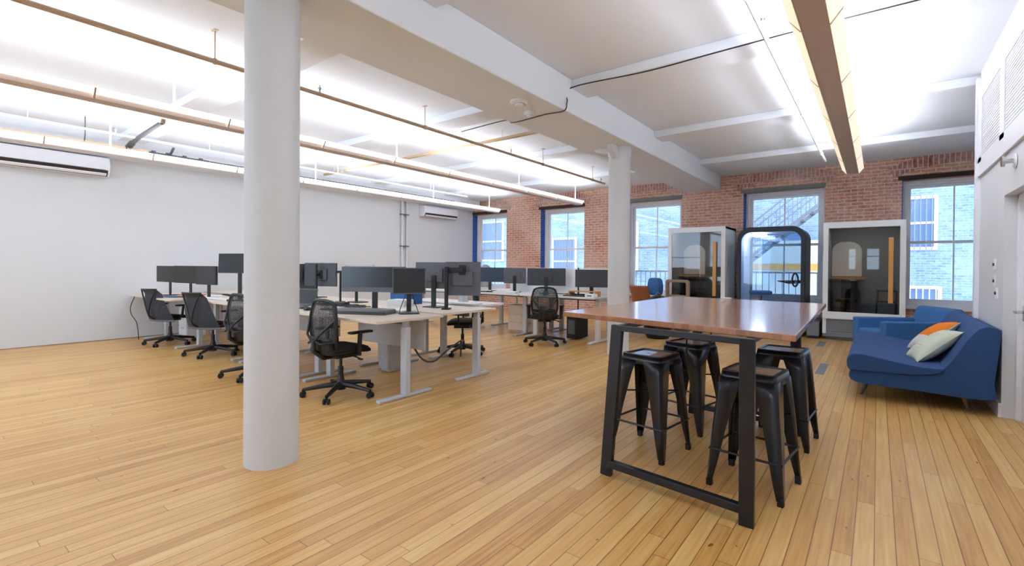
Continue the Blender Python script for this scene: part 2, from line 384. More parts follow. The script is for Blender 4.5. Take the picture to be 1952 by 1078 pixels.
# back brick wall with five window openings
OPEN = [(-10.88, -9.36), (-8.05, -6.57), (-5.33, -3.86), (-2.45, -.89), (.36, 1.90)]
ZS, ZH = .66, 3.07
bw = MB(); xs = XL
for a, b in OPEN:
    a = max(a, XL)
    if a > xs: bw.box(xs, a, YB, YB + .4, 0, ZC)
    bw.box(a, b, YB, YB + .4, 0, ZS).box(a, b, YB, YB + .4, ZH, ZC); xs = b
bw.box(xs, XR2, YB, YB + .4, 0, ZC)
struct(bw.build('wall_back', 'brick', smooth=False, uvbox=True))
# soldier-course arches, lintels
for i, (a, b) in enumerate(OPEN):
    a2, b2 = a - .12, b + .12; cx = (a2 + b2) / 2; hw = (b2 - a2) / 2; rise = .2; R = (hw * hw + rise * rise) / 2 / rise; zc = 3.13 + rise - R
    t0 = math.asin(hw / R); n = 18; vs = []; fs = []
    me = MB()
    for k in range(n + 1):
        t = -t0 + 2 * t0 * k / n
        for rr in (R, R + .215):
            for y in (YB - .012, YB + .02): vs.append((max(XL + .002, min(XR2 - .002, cx + rr * math.sin(t))), y, min(3.5, zc + rr * math.cos(t))))
    for k in range(n):
        q = k * 4; fs += [(q, q + 4, q + 6, q + 2), (q + 2, q + 6, q + 7, q + 3), (q, q + 1, q + 5, q + 4)]
    fs += [(0, 2, 3, 1), (n * 4, n * 4 + 1, n * 4 + 3, n * 4 + 2)]
    me.add(vs, fs); o = me.build('trim_%d' % (i + 10), 'brick_dark', smooth=False, uvbox=True)
    struct(o)
    lm = MB().box(max(XL, a - .06), min(b + .02, XR2), YB - .02, YB + .05, 3.07, 3.15)
    struct(lm.build('trim_%d' % (i + 20), 'greyl' if i in (2, 3) else 'dark', smooth=False))
# reveals coloured as if lit by blue daylight + windows
FY = YB + .25
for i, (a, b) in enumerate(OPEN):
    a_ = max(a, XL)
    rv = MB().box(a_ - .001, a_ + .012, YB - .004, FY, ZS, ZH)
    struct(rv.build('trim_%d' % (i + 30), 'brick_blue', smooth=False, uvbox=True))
    win = MB(); x0, x1 = a_ + .012, b
    f_ = .085
    win.ring([(x0, ZS), (x1, ZS), (x1, ZH), (x0, ZH)], [(x0 + f_, ZS + .07), (x1 - f_, ZS + .07), (x1 - f_, ZH - f_), (x0 + f_, ZH - f_)], FY, FY + .13)
    wo = struct(win.build('window_%d' % (i + 1), 'trimw', bevel=.004))
    xi0, xi1 = x0 + f_, x1 - f_; zm = 1.88; xm = (xi0 + xi1) / 2
    for nm, z0, z1, y in (('upper_sash', zm - .02, ZH - f_, FY + .07), ('lower_sash', ZS + .07, zm + .025, FY + .03)):
        s_ = .05; sm = MB().ring([(xi0, z0), (xi1, z0), (xi1, z1), (xi0, z1)], [(xi0 + s_, z0 + s_), (xi1 - s_, z0 + s_), (xi1 - s_, z1 - s_), (xi0 + s_, z1 - s_)], y, y + .035)
        sm.box(xm - .012, xm + .012, y + .004, y + .03, z0 + s_, z1 - s_)
        so = sm.build(nm, 'trimw', wo, smooth=False)
        MB().box(xi0 + s_, xi1 - s_, y + .015, y + .02, z0 + s_, z1 - s_).build('glass_pane', 'glass', so, smooth=False)
    MB().box(a_ - .0, b + .0, YB - .06, FY + .01, ZS - .06, ZS + .012).build('window_sill', 'trimw', wo, bevel=.006)
    MB().ring([(x0 , ZS+.01), (x1 , ZS+.01), (x1 , ZH), (x0 , ZH)], [(x0 + .05, ZS + .06), (x1 - .05, ZS + .06), (x1 - .05, ZH - .05), (x0 + .05, ZH - .05)], FY - .04, FY).build('window_casing', 'trimw', wo, bevel=.004)
# ceiling beam over the columns, joists, wall beams
BX0, BX1 = -3.75, -2.95
struct(MB().box(BX0, BX1, YF, YB, 3.2, ZC).build('trim_40', 'ceil', bevel=.01, seg=2))
k = 41
for y0, y1 in ((-2.9, -2.5), (-.2, .2), (2.4, 2.78), (5.0, 5.4), (7.68, 8.05)):
    for xa, xb in ((XL, BX0), (BX1, XR2 if y0 > 7.5 else XR)):
        struct(MB().box(xa, xb, y0, y1, 3.5, ZC).build('trim_%d' % k, 'ceil', bevel=.008)); k += 1
for xa, xb in ((XL, BX0), (BX1, XR2)):
    zz = 3.5
    struct(MB().box(xa, xb, 10.26, YB, zz, ZC).build('trim_%d' % k, 'ceil', bevel=.008)); k += 1
struct(MB().box(XL, XL + .32, YF, YB, 3.2, ZC).build('trim_%d' % k, 'ceil', bevel=.02)); k += 1
struct(MB().box(XL + .32, XL + 1.25, YF, 10.26, 3.585, ZC).build('trim_%d' % k, 'ceil', smooth=False)); k += 1
# dark repair boards in the floor
for i, (x, y, l, ww) in enumerate(((-.58, 7.67, .85, .1), (-.79, 10.2, .7, .11), (-1.1, 5.0, .35, .1))):
    struct(MB().box(x - ww / 2, x + ww / 2, y - l / 2, y + l / 2, 0, .002).build('trim_%d' % (60 + i), 'plinth' if i < 2 else 'edge', smooth=False))

# ------------------------------------------------------------------ columns
def column(x, y, r, label, cap=False):
    t = thing('column', label, 'column', (x, y, 0))
    MB().lathe([(r * 1.0, 0), (r, .02), (r, 3.2 if not cap else 3.06)] + ([] if not cap else [(r * 1.08, 3.08), (r * 1.1, 3.2)]), 48).build('shaft', 'colw', t)
    if cap:
        MB().prism([(-.34, 3.2), (-.34, 3.13), (-r * .9, 3.0), (r * .9, 3.0), (.34, 3.13), (.34, 3.2)], -.05, .05, 'x').build('bracket', 'colw', t, bevel=.01)
    return t
column(-3.31, 1.60, .172, 'thick round white column in the left foreground')
column(-3.2, 6.90, .165, 'round white column beyond the wooden table', cap=True)

# ------------------------------------------------------------------ linear lamps
def lamp(x, y0, y1, rods, label, lens='lens', hs='taupe', up='lampup', dz=0):
    t = thing('linear_lamp', label, 'ceiling lamp', (x, y0, 2.95)); Ln = y1 - y0
    MB().box(-.078, .078, 0, Ln, 0, .02 + dz).box(-.03, .03, 0, Ln, .02, .05).build('housing', hs, t, bevel=.004)
    for s in (-1, 1):
        m = MB(); n = max(1, round(Ln / 1.2)); st = Ln / n
        for k in range(n):
            a, b = k * st + .006, (k + 1) * st - .006
            m.hexa([(s * .079, a, .004 + dz), (s * .084, a, dz), (s * .084, b, dz), (s * .079, b, .004 + dz)], [(s * .142, a, .082 + dz / 4), (s * .15, a, .082 + dz / 4), (s * .15, b, .082 + dz / 4), (s * .142, b, .082 + dz / 4)])
        m.build('side_lens', lens, t, smooth=False)
        m = MB()
        for k in range(n + 1): m.hexa([(s * .078, k * st - .008, -.002), (s * .088, k * st - .008, -.004), (s * .088, k * st + .008, -.004), (s * .078, k * st + .008, -.002)],
                                     [(s * .14, k * st - .008, .088), (s * .156, k * st - .008, .088), (s * .156, k * st + .008, .088), (s * .14, k * st + .008, .088)])
        m.hexa([(s * .077, 0, .0), (s * .081, 0, -.001), (s * .081, Ln, -.001), (s * .077, Ln, .0)], [(s * .077, 0, .006), (s * .081, 0, .006), (s * .081, Ln, .006), (s * .077, Ln, .006)])
        m.build('lens_clip', 'taupe', t, smooth=False)
    MB().box(-.12, .12, .01, Ln - .01, .055 + dz / 2, .07 + dz / 2).build('light_tube', up, t, smooth=False)
    for e in (0, Ln): MB().prism([(-.082, -.002), (.082, -.002), (.15, .085), (-.15, .085)], e - .006, e + .006).build('end_cap', 'trimw', t, smooth=False)
    for y in rods:
        yy = y - y0; zc = 3.5 - 2.95 if y > 10.26 else ZC - 2.95
        r = MB().cyl((0, yy, .07), (0, yy, zc), .011, 8).build('rod', 'white', t)
        MB().lathe([(.065, 0), (.065, .008), (.03, .02), (.012, .03)], 20, Matrix.Translation((0, yy, zc)) @ Matrix.Rotation(PI, 4, 'X')).build('canopy', 'white', r)
    return t
lamp(-.345, -3.6, 9.85, (-3, .4, 3.6, 7.0, 9.5), 'long taupe linear lamp hanging in the right bay over the bar table')
lamp(-6.12, -3.6, 10.8, (-1.2, 1.89, 4.93, 8.2, 10.6), 'long taupe linear lamp hanging over the aisle left of the beam', 'lensw', 'taupe', 'lampupl', .045)
lamp(-8.98, -3.6, 10.95, (-1.2, 1.97, 5.2, 8.4, 10.6), 'long white linear lamp hanging nearest the left wall', 'lensw', 'trimw', 'lampupl', .04)

# ------------------------------------------------------------------ pipes
def pipe(name, label, x, z, y0, y1, r, m, hang, heads=(), cat='pipe', hm=None):
    t = thing(name, label, cat, (x, y0, z))
    MB().cyl((0, 0, 0), (0, y1 - y0, 0), r, 12).build('pipe_run', m, t)
    for y in hang:
        zc = (3.5 if (y > 10.26 or any(a <= y <= b for a, b in ((2.4, 2.78), (5, 5.4), (7.68, 8.05)))) else ZC) - z
        h = MB().cyl((0, y - y0, r), (0, y - y0, zc), .006, 6)
        h.lathe([(r * 1.35, -.012), (r * 1.35, .012)], 12, Matrix.Translation((0, y - y0, 0)) @ Matrix.Rotation(PI / 2, 4, 'X'))
        h.box(-.035, .035, y - y0 - .02, y - y0 + .02, zc - .006, zc)
        h.build('hanger', hm or m, t, smooth=False)
    for y in heads:
        MB().cyl((0, y - y0, r), (0, y - y0, r + .03), .012, 8).cyl((0, y - y0, r + .03), (0, y - y0, r + .05), .024, 8).cyl((0, y - y0, r + .07), (0, y - y0, r + .075), .026, 8).cyl((0, y - y0, r + .05), (0, y - y0, r + .07), .008, 8).build('sprinkler_head', 'chrome', t)
    return t
pipe('sprinkler_pipe', 'long brown steel pipe hung under the ceiling left of the beam', -5.1, 3.31, -3.6, 10.2, .024, 'steelp', (-.9, 1.91, 4.6, 7.6, 9.6), (3.0, 6.6, 10.0))
pipe('sprinkler_pipe', 'thin white pipe hung under the ceiling near the left wall', -9.3, 3.34, -3.6, 10.0, .016, 'white', (-1.0, 1.15, 3.4, 5.9, 8.6), (2.1, 6.0, 9.9))
pipe('sprinkler_pipe', 'white pipe hung beside the long lamp in the right bay', -.77, 3.3, -3.6, 10.3, .02, 'white', (.6, 3.75, 7.0, 9.6), (4.35, 7.3))
t = thing('heating_pipe', 'brown insulated pipe with valves running high along the left wall', 'pipe', (-9.62, -3.6, 3.2))
MB().cyl((0, 0, 0), (0, 5.4, 0), .022, 12).build('pipe_run', 'brass', t)
MB().cyl((0, 5.4, 0), (0, 5.9, 0), .035, 12).cyl((0, 5.92, 0), (0, 6.2, 0), .035, 12).build('insulation', 'brass', t)
m = MB()
for y in (6.25, 6.45, 6.7, 6.95): m.cyl((0, y, 0), (0, y + .05, 0), .045, 10)
m.cyl((.03, 6.5, .0), (.2, 6.5, .1), .02, 8).cyl((0, 6.2, 0), (0, 7.1, 0), .024, 10).cyl((.08, 6.4, -.02), (.08, 7.2, -.02), .014, 8)
m.build('valve_fittings', 'darkp', t)
MB().cyl((0, 7.1, 0), (0, 13.4, 0), .018, 10).build('pipe_run', 'darkp', t)
MB().cyl((0, 5.4, 0), (.05, 5.4, .12), .008, 6).cyl((.05, 5.4, .12), (.05, 5.4, .41), .006, 6).build('hanger', 'darkp', t)
t = thing('branch_duct', 'short dark grey flexible pipe slanting up from the wall pipe to the ceiling', 'duct', (-9.55, 2.35, 3.26))
MB().tube(bez([(0, 0, 0), (.35, .03, .08), (.9, .1, .18), (1.05, .12, .2)], 6), .032, 12).build('duct_hose', 'darkp', t)
MB().cyl((1.05, .12, .2), (1.12, .12, .345), .05, 12).build('ceiling_collar', 'chrome', t)
MB().cyl((-.12, 0, -.02), (.08, 0, .02), .045, 12).build('coupling', 'darkp', t)
# batten, cable, detectors
t = thing('ceiling_batten', 'pale wooden batten crossing under the ceiling from the beam to the left', 'batten', (-4.04, 6.15, 3.45))
MB().box(-6.2, 0, -.03, .03, -.012, .03).build('strip', 'battn', t, bevel=.002)
m = MB()
for x in (-.9, -2.6, -4.2, -5.8): m.cyl((x, 0, .03), (x, 0, ZC - 3.45), .006, 6)
m.build('hanger', 'white', t)
t = thing('ceiling_cable', 'thin black cable strung across the ceiling joist and down over the beam', 'cable', (0, 0, 0))
MB().tube(bez([(.9, 4.98, 3.49), (-.03, 4.97, 3.49), (-.62, 4.965, 3.488), (-1.3, 4.97, 3.48), (-2.0, 4.975, 3.47), (-2.925, 4.97, 3.5), (-2.925, 4.86, 3.3), (-2.93, 4.8, 3.18), (-3.2, 4.8, 3.185), (-3.7, 4.82, 3.18), (-4.2, 5.3, 3.42), (-5.2, 5.45, 3.46)], 8), .007, 6).build('cable_run', 'black', t)
for x, y, r, lb in ((-3.2, 4.28, .1, 'round white smoke detector on the beam underside, the larger nearer one'), (-3.33, 4.66, .065, 'small white disc on the beam underside next to the smoke detector')):
    t = thing('smoke_detector', lb, 'smoke detector', (x, y, 3.2)); MB().lathe([(r, 0), (r, -.025), (r * .8, -.04)], 28).build('base', 'white', t)
    MB().lathe([(r * .5, -.04), (r * .5, -.05), (r * .3, -.058)], 20).build('sensor', 'trimw', t)
t = thing('duct_elbow', 'white pipe elbow beside the top of the far column', 'duct', (-3.44, 6.84, 3.1))
MB().tube(bez([(-.6, .1, .33), (-.25, .02, .26), (-.1, 0, .12), (.1, 0, .08)], 6), .06, 14).build('elbow', 'white', t)
MB().cyl((.02, 0, .08), (.1, 0, .08), .07, 14).build('collar', 'white', t)
# emergency conduit down the wall
t = thing('wall_pipe', 'pair of white vertical pipes on the left wall beside the small air conditioner', 'pipe', (XL, 8.95, 0), group=None)
MB().cyl((.05, -.09, 0), (.05, -.09, 3.2), .032, 12).build('riser', 'wallw', t)
MB().cyl((.05, .09, 0), (.05, .09, 3.2), .032, 12).build('riser', 'wallw', t)
m = MB()
for z in (.8, 1.9, 2.8): m.box(0, .09, -.14, .14, z, z + .03)
m.build('clamp', 'greyp', t)

# ------------------------------------------------------------------ air conditioners
def aircon(y0, y1, z0, z1, label):
    t = thing('air_conditioner', label, 'air conditioner', (XL, y0, z0)); L_ = y1 - y0; h = z1 - z0
    MB().prism([(0, 0), (.16, .0), (.215, .06), (.225, h * .6), (.2, h), (0, h)], 0, L_, 'y').build('body', 'trimw', t, bevel=.008, seg=3)
    MB().hexa([(.165, .03, .0), (.222, .03, .062), (.222, L_ - .03, .062), (.165, L_ - .03, .0)], [(.162, .03, .004), (.232, .03, .1), (.232, L_ - .03, .1), (.162, L_ - .03, .004)]).build('air_slot', 'dark', t, smooth=False)
    MB().hexa([(.18, .05, .012), (.215, .05, .05), (.215, L_ - .05, .05), (.18, L_ - .05, .012)], [(.19, .05, .005), (.222, .05, .035), (.222, L_ - .05, .035), (.19, L_ - .05, .005)]).build('flap', 'trimw', t, smooth=False)
    MB().box(.222, .229, .06, L_ - .06, h * .32, h * .335).build('panel_seam', 'greyp', t, smooth=False)
    MB().box(.2, .2295, L_ - .22, L_ - .12, h * .2, h * .24).build('display', 'black', t, smooth=False)
    return t
aircon(.9, 2.32, 2.86, 3.18, 'large white split air conditioner high on the left wall at the picture edge')
aircon(9.55, 10.95, 2.82, 3.13, 'small-looking white split air conditioner far down the left wall near the brick')
# wall controls on the right wall
t = thing('wall_valve', 'grey valve knob sticking out of the right wall above the door', 'valve', (XR, 5.74, 2.27))
MB().cyl((0, 0, 0), (-.07, 0, 0), .02, 12).cyl((-.07, 0, 0), (-.09, 0, 0), .045, 12).build('stem', 'chrome', t); MB().cyl((-.004, 0, 0), (-.015, 0, 0), .06, 20).build('plate', 'trimw', t)
for y, z, lb, nm, ct in ((6.555, 1.405, 'small white thermostat on the right wall, uppermost of three controls', 'thermostat', 'thermostat'), (6.542, 1.246, 'white light switch with dark button on the right wall, middle control', 'light_switch', 'switch'),
                 (6.45, 1.13, 'white wall plate on the right wall beside the door, lowest control', 'wall_plate', 'switch')):
    t = thing(nm, lb, ct, (XR, y, z)); MB().box(-.012, 0, -.035, .035, -.055, .055).build('plate', 'trimw', t, bevel=.003)
    MB().cyl((-.012, 0, 0), (-.022, 0, 0), .014, 12).build('button', 'black', t)

# ------------------------------------------------------------------ bar table
t = thing('bar_table', 'high butcher block table with black steel legs in the right foreground', 'table', (-1.1, 4.1, 0))
def L(p): return (p[0] + 1.1, p[1] - 4.1, p[2] if len(p) > 2 else 0)
NL, NR, FR_, FL_ = (-1.85, 3.04), (-.318, 2.735), (-.385, 5.43), (-1.88, 5.56)
mtop = MB().hexa([L((*p, .985)) for p in (NL, NR, FR_, FL_)], [L((*p, 1.02)) for p in (NL, NR, FR_, FL_)])
mtop.build('tabletop', 'butcher', t, bevel=.004)
feet = [(-1.39, 2.84), (-.53, 2.73), (-.50, 4.46), (-1.35, 4.54)]
tops = [(-1.30, 2.80), (-.535, 2.725), (-.52, 4.44), (-1.30, 4.52)]
for f, q in zip(feet, tops): MB().bar(L((*f, 0)), L((*q, .985)), .074, .04).build('leg', 'blackm', t, bevel=.004)
ap = MB()
for i in range(4):
    a, b = tops[i], tops[(i + 1) % 4]; ap.bar(L((*a, .967)), L((*b, .967)), .034, .034)
ap.bar(L((-.95, 2.78, .967)), L((-.93, 4.5, .967)), .034, .03); ap.build('apron', 'blackm', t, bevel=.003)
MB().bar(L((-1.385, 2.84, .08)), L((-.53, 2.735, .08)), .045, .045).build('foot_rail', 'blackm', t, bevel=.003)
MB().bar(L((-1.345, 4.53, .08)), L((-.505, 4.46, .08)), .045, .045).build('foot_rail', 'blackm', t, bevel=.003)
t = thing('power_cable', 'black cable looping down from under the wooden table', 'cable', (-1.05, 3.6, .93))
MB().tube(bez([(-.06, 0, .05), (-.07, 0, -.1), (-.06, 0, -.24), (.0, 0, -.31), (.07, 0, -.24), (.1, 0, -.1), (.105, 0, .05)], 6), .006, 6).build('cable_run', 'black', t)
t = thing('glass_dish', 'small clear dish on the far half of the wooden table', 'dish', (-1.2, 5.1, 1.02)); MB().lathe([(.035, 0), (.05, .02), (.055, .035), (.05, .035), (.04, .01)], 20).build('bowl', 'paper', t)

# ------------------------------------------------------------------ metal stools
def stool(x, y, rz, label):
    t = thing('bar_stool', label, 'stool', (x, y, 0), rz); h = .715; a = .155
    s_ = MB(); s_.ring(rrect(-a, a, -a, a, .03, 4), rrect(-a + .022, a - .022, -a + .022, a - .022, .02, 4), h - .005, h + .006, 'z')
    s_.build('seat_rim', 'blackm', t)
    st = MB(); st.ring(rrect(-a + .02, a - .02, -a + .02, a - .02, .02, 4), rrect(-.03, .03, -.012, .012, .011, 4), h - .012, h - .002, 'z')
    st.build('seat', 'seatwood', t)
    sk = MB(); o_ = rrect(-a, a, -a, a, .03, 4); i_ = rrect(-a + .004, a - .004, -a + .004, a - .004, .028, 4); n = len(o_)
    vs = [(u * 1.0, v * 1.0, h) for u, v in o_] + [(u * 1.06, v * 1.06, h - .06) for u, v in o_]
    sk.add(vs, [(i, (i + 1) % n, n + (i + 1) % n, n + i) for i in range(n)]); sk.build('seat_skirt', 'blackm', t, solid=.004)
    F = .215
    for sx, sy in ((1, 1), (-1, 1), (-1, -1), (1, -1)):
        m = MB()  # folded sheet leg: an angle section wide on top, tapering, slightly bowed
        P = []
        for q, z in ((0, h - .035), (.12, h - .12), (.5, h * .5), (.8, h * .2), (1, .03)):
            e = a * 1.04 + (F - a * 1.04) * (q ** .85); wd = .125 * (1 - q) + .034 * q; wd = wd if q else .135
            P.append([(sx * e - sx * wd, sy * e, z), (sx * (e - .012), sy * e, z), (sx * e, sy * (e - .012), z), (sx * e, sy * e - sy * wd, z)])
        vs = [p for r_ in P for p in r_]; fs = [(4 * i + k, 4 * i + k + 1, 4 * i + k + 5, 4 * i + k + 4) for i in range(4) for k in range(3)]
        m.add(vs, fs); lg = m.build('leg', 'blackm', t, solid=.006)
        MB().box(sx * (F - .032), sx * (F + .002), sy * (F - .032), sy * (F + .002), 0, .045).build('foot_cap', 'rub', lg, bevel=.004)
    for z, e in ((.23, .2),):
        m = MB()
        for p, q in (((-e, -e), (e, -e)), ((e, -e), (e, e)), ((e, e), (-e, e)), ((-e, e), (-e, -e))): m.cyl((*p, z), (*q, z), .008, 8)
        m.build('foot_rail', 'blackm', t)
    MB().cyl((-.17, -.17, .44), (.17, .17, .44), .006, 8).cyl((-.17, .17, .45), (.17, -.17, .45), .006, 8).build('cross_brace', 'blackm', t)
    return t
stool(-1.33, 3.44, -.14, 'black metal stool under the near left end of the wooden table')
stool(-.60, 3.29, -.10, 'black metal stool nearest the camera, behind the front right table leg')
stool(-1.27, 4.18, -.2, 'black metal stool under the far left of the wooden table')
stool(-.585, 4.30, -.06, 'black metal stool under the far right of the wooden table')

# ------------------------------------------------------------------ office chairs
def star_base(t, m='black', R=.365, ph=.3):
    b = MB().lathe([(.05, .06), (.055, .1), (.04, .15), (.03, .2)], 16)
    for k in range(5):
        a = ph + 2 * PI * k / 5; c, s = math.cos(a), math.sin(a)
        b.tube([(c * .03, s * .03, .115), (c * .16, s * .16, .105), (c * R, s * R, .075)], [.032, .026, .018], 8)
    b.build('star_base', m, t)
    for k in range(5):
        a = ph + 2 * PI * k / 5; c, s = math.cos(a), math.sin(a); px, py = c * R, s * R
        cs = MB()
        for q in (-1, 1): cs.cyl((px - s * .012 * q, py + c * .012 * q, .029), (px - s * .03 * q, py + c * .03 * q, .029), .029, 14)
        cs.cyl((px, py, .03), (px, py, .08), .011, 8); cs.box(px - .02, px + .02, py - .02, py + .02, .03, .055)
        cs.build('caster', 'rub', t)
    MB().cyl((0, 0, .15), (0, 0, .3), .026, 14).cyl((0, 0, .28), (0, 0, .42), .016, 12).build('gas_lift', 'black', t)
def seat_pts(w_, d_, z, th, T=None):
    m = MB()
    def fn(u, v, top):
        x = (u - .5) * 2; y = (v - .5) * 2
        r = (abs(x) ** 4 + abs(y) ** 4) ** .25
        px = x * w_ / 2; py = y * d_ / 2
        e = min(1, (max(abs(x), abs(y))) ** 6)
        zz = z + th / 2 + (1 if top else -1) * th / 2 * (1 - .75 * e) - (max(0, y) ** 3) * .025
        k = (1 - .12 * (x * x * y * y))
        return (px * k, py * k, zz)
    n = 12
    m.grid(lambda u, v: fn(u, v, True), n, n); m.grid(lambda u, v: fn(u, v, False), n, n)
    idx = lambda i, j: j * (n + 1) + i; off = (n + 1) ** 2
    for i in range(n):
        for a, b in (((i, 0), (i + 1, 0)), ((i, n), (i + 1, n)), ((0, i), (0, i + 1)), ((n, i), (n, i + 1))):
            m.f.append((idx(*a), idx(*b), idx(*b) + off, idx(*a) + off))
    return m
def task_chair(label, x, y, rz, mb='mesh'):
    t = thing('office_chair', label, 'chair', (x, y, 0), rz, None)
    star_base(t)
    MB().box(-.11, .11, -.12, .12, .4, .455).cyl((.1, .05, .42), (.24, .06, .4), .008, 8).box(.22, .27, .05, .08, .385, .4).build('tilt_mechanism', 'black', t, bevel=.008)
    seat_pts(.5, .48, .45, .085).build('seat', 'fabric', t)
    # back: curved frame
    def bp(u, v):   # u -1..1, v 0..1
        wd = .225 - .05 * (2 * v - .9) ** 2 if v > .1 else .19
        z = .5 + v * .5; yb = -.235 - .055 * v + .06 * (v - .35) ** 2 * 2 + .055 * u * u
        return (u * wd, yb, z)
    loop = [bp(-1, v) for v in (0.06, .2, .35, .5, .65, .8, .92)] + [bp(u, 1 if abs(u) < .7 else .97) for u in (-.8, -.4, 0, .4, .8)] + [bp(1, v) for v in (.92, .8, .65, .5, .35, .2, .06)] + [bp(u, 0) for u in (.8, .4, 0, -.4, -.8)]
    MB().tube(loop, .017, 8, close=True, sx=1.3).build('back_frame', 'black', t)
    MB().grid(lambda a, b: bp((a * 2 - 1) * .97, .02 + b * .97), 10, 12).build('back_mesh', mb, t)
    # rear shell below and brace arms
    sh = MB().grid(lambda a, b: tuple(Vector(bp((a * 2 - 1) * (1 - .15 * b), -.1 + b * .36)) + Vector((0, -.03, 0))), 8, 6)
    sh.build('lumbar_shell', 'greyp' if mb == 'mesh_s' else 'black', t, solid=.012)
    br = MB()
    for s in (-1, 1):
        p = Vector(bp(s, .62)); q = Vector(bp(s, .18))
        br.tube([p + Vector((0, -.01, 0)), Vector((s * .1, -.315, .66)), Vector((s * .03, -.315, .6))], .012, 8)
        br.tube([q + Vector((0, -.01, 0)), Vector((s * .1, -.3, .57)), Vector((s * .03, -.31, .6))], .012, 8)
    br.tube([(0, -.31, .62), (0, -.31, .5), (0, -.2, .42), (0, -.05, .42)], [.02, .026, .03, .03], 8)
    br.build('back_brace', 'black', t)
    for s in (-1, 1):
        a = MB().bar((s * .12, .02, .44), (s * .285, .02, .45), .05, .02).bar((s * .28, .02, .44), (s * .285, .03, .665), .055, .022).build('armrest', 'black', t, bevel=.006)
        MB().box(s * .25, s * .33, -.1, .16, .665, .69).build('arm_pad', 'black', a, bevel=.012, seg=3)
    return t
def mesh_chair(label, x, y, rz):
    t = thing('mesh_office_chair', label, 'chair', (x, y, 0), rz)
    star_base(t, ph=.1)
    MB().box(-.1, .1, -.12, .12, .4, .45).build('tilt_mechanism', 'black', t, bevel=.01)
    seat_pts(.5, .44, .44, .06).build('seat', 'fabric', t)
    def bp(u, v):
        wd = .31 - .13 * v + .02 * math.sin(v * PI); z = .42 + v * .52
        yb = -.24 - .06 * math.sin(v * PI * .75) - .05 * v + .10 * u * u * (1 - .4 * v) - (.07 * max(0, v - .85) / .15)
        return (u * wd, yb, z)
    MB().grid(lambda a, b: bp(a * 2 - 1, b), 10, 14).build('back_mesh', 'mesh_g', t)
    MB().tube([bp(-1 + 2 * k / 10, 0) for k in range(11)], .016, 8).build('lower_rim', 'greyp', t)
    MB().tube([bp(-1 + 2 * k / 10, 1) for k in range(11)], .014, 8).build('top_rim', 'black', t)
    sp = MB()
    for s in (-1, 1):
        sp.tube(bez([bp(s * .96, 1), (s * .1, -.36, .8), (s * .03, -.36, .62), (0, -.33, .5), (0, -.2, .42)], 5), .012, 8)
    sp.build('spine', 'black', t)
    for s in (-1, 1):
        a = MB().tube([(s * .2, .0, .43), (s * .29, 0, .5), (s * .29, .02, .66)], .018, 8).build('armrest', 'black', t)
        MB().box(s * .255, s * .33, -.1, .14, .655, .68).build('arm_pad', 'black', a, bevel=.01)
    return t
task_chair('black mesh task chair in front of the nearest desk, just right of the big column', -4.44, 2.86, .02)
task_chair('black task chair half hidden behind the left edge of the big column', -6.0, 2.70, .1)
mesh_chair('dark mesh-back chair left of the column, the one nearer the column', -7.9, 2.94, .35)
mesh_chair('dark mesh-back chair closest to the bare left wall', -9.5, 2.88, .3)
task_chair('black task chair tucked behind the second desk, its base seen between the silver legs', -5.12, 5.42, 2.2)
task_chair('black mesh task chair seen from behind in the aisle before the far desks', -4.62, 6.98, .55)

# ------------------------------------------------------------------ desks
def desk(x0, x1, y0, y1, z, label, legs='T', top='mdesk', lm='silver', legx=(.12, .12), panel=None, name='desk', group=None, legy=0):
    t = thing(name, label, 'desk', ((x0 + x1) / 2, (y0 + y1) / 2, 0), 0, group); hx = (x1 - x0) / 2; hy = (y1 - y0) / 2
    MB().prism(rrect(-hx, hx, -hy, hy, .04, 4), z - .027, z, 'z').build('desktop', top, t, bevel=.003)
    MB().box(-hx + legx[0], hx - legx[1], -.02, .03, z - .075, z - .03).build('crossbar', 'greyp', t, bevel=.003)
    for s, e in ((-1, legx[0]), (1, legx[1])):
        px = s * (hx - e)
        lg = MB().box(px - .045, px + .045, -.03 + legy, .03 + legy, .02, z - .1).box(px - .035, px + .035, -.022 + legy, .022 + legy, z - .1, z - .028).build('leg', lm, t, bevel=.004)
        MB().box(px - .035, px + .035, (-.34 if hy > .36 else -.26) + legy, (.34 if hy > .36 else .26) + legy * .2, 0, .032).build('foot', lm, lg, bevel=.008)
    if panel: MB().box(-hx + .2, hx - .2, panel, panel + .02, z - .4, z - .08).build('modesty_panel', 'panelg', t, bevel=.003)
    return t
desk(-5.36, -3.74, 2.79, 3.68, .82, 'beige desk with silver T legs nearest the camera, front row right end', panel=.33)
desk(-7.02, -5.38, 2.79, 3.68, .82, 'beige desk in the front row, mostly behind the big column', panel=.33)
desk(-8.68, -7.04, 2.79, 3.68, .82, 'beige desk in the front row just left of the column', panel=.33, lm='silver')
desk(-10.74, -8.70, 2.62, 3.6, .8, 'beige desk in the front row against the left wall', panel=.33, legx=(.3, .2))
desk(-5.36, -3.86, 3.76, 4.72, .82, 'beige desk back to back with the nearest one, under the two grey monitor backs', panel=None, legx=(.12, .06), legy=.16)
desk(-7.02, -5.38, 3.76, 4.6, .82, 'beige desk of the second row, behind the wide dark monitor')
desk(-8.68, -7.04, 3.76, 4.6, .82, 'beige desk of the second row behind the column')
desk(-10.6, -8.70, 3.76, 4.6, .82, 'beige desk of the second row near the left wall')
desk(-5.75, -4.2, 4.76, 5.32, .835, 'white side desk standing behind the second row, right end rounded', top='mdeskw', lm='silver', legx=(.2, .95))
desk(-5.45, -3.86, 7.32, 8.15, .82, 'white desk right end of the far group, beside the far column', top='mdeskw', lm='mdeskw')
desk(-7.1, -5.47, 7.32, 8.15, .82, 'white desk in the far group behind the aisle chair', top='mdeskw', lm='silver')
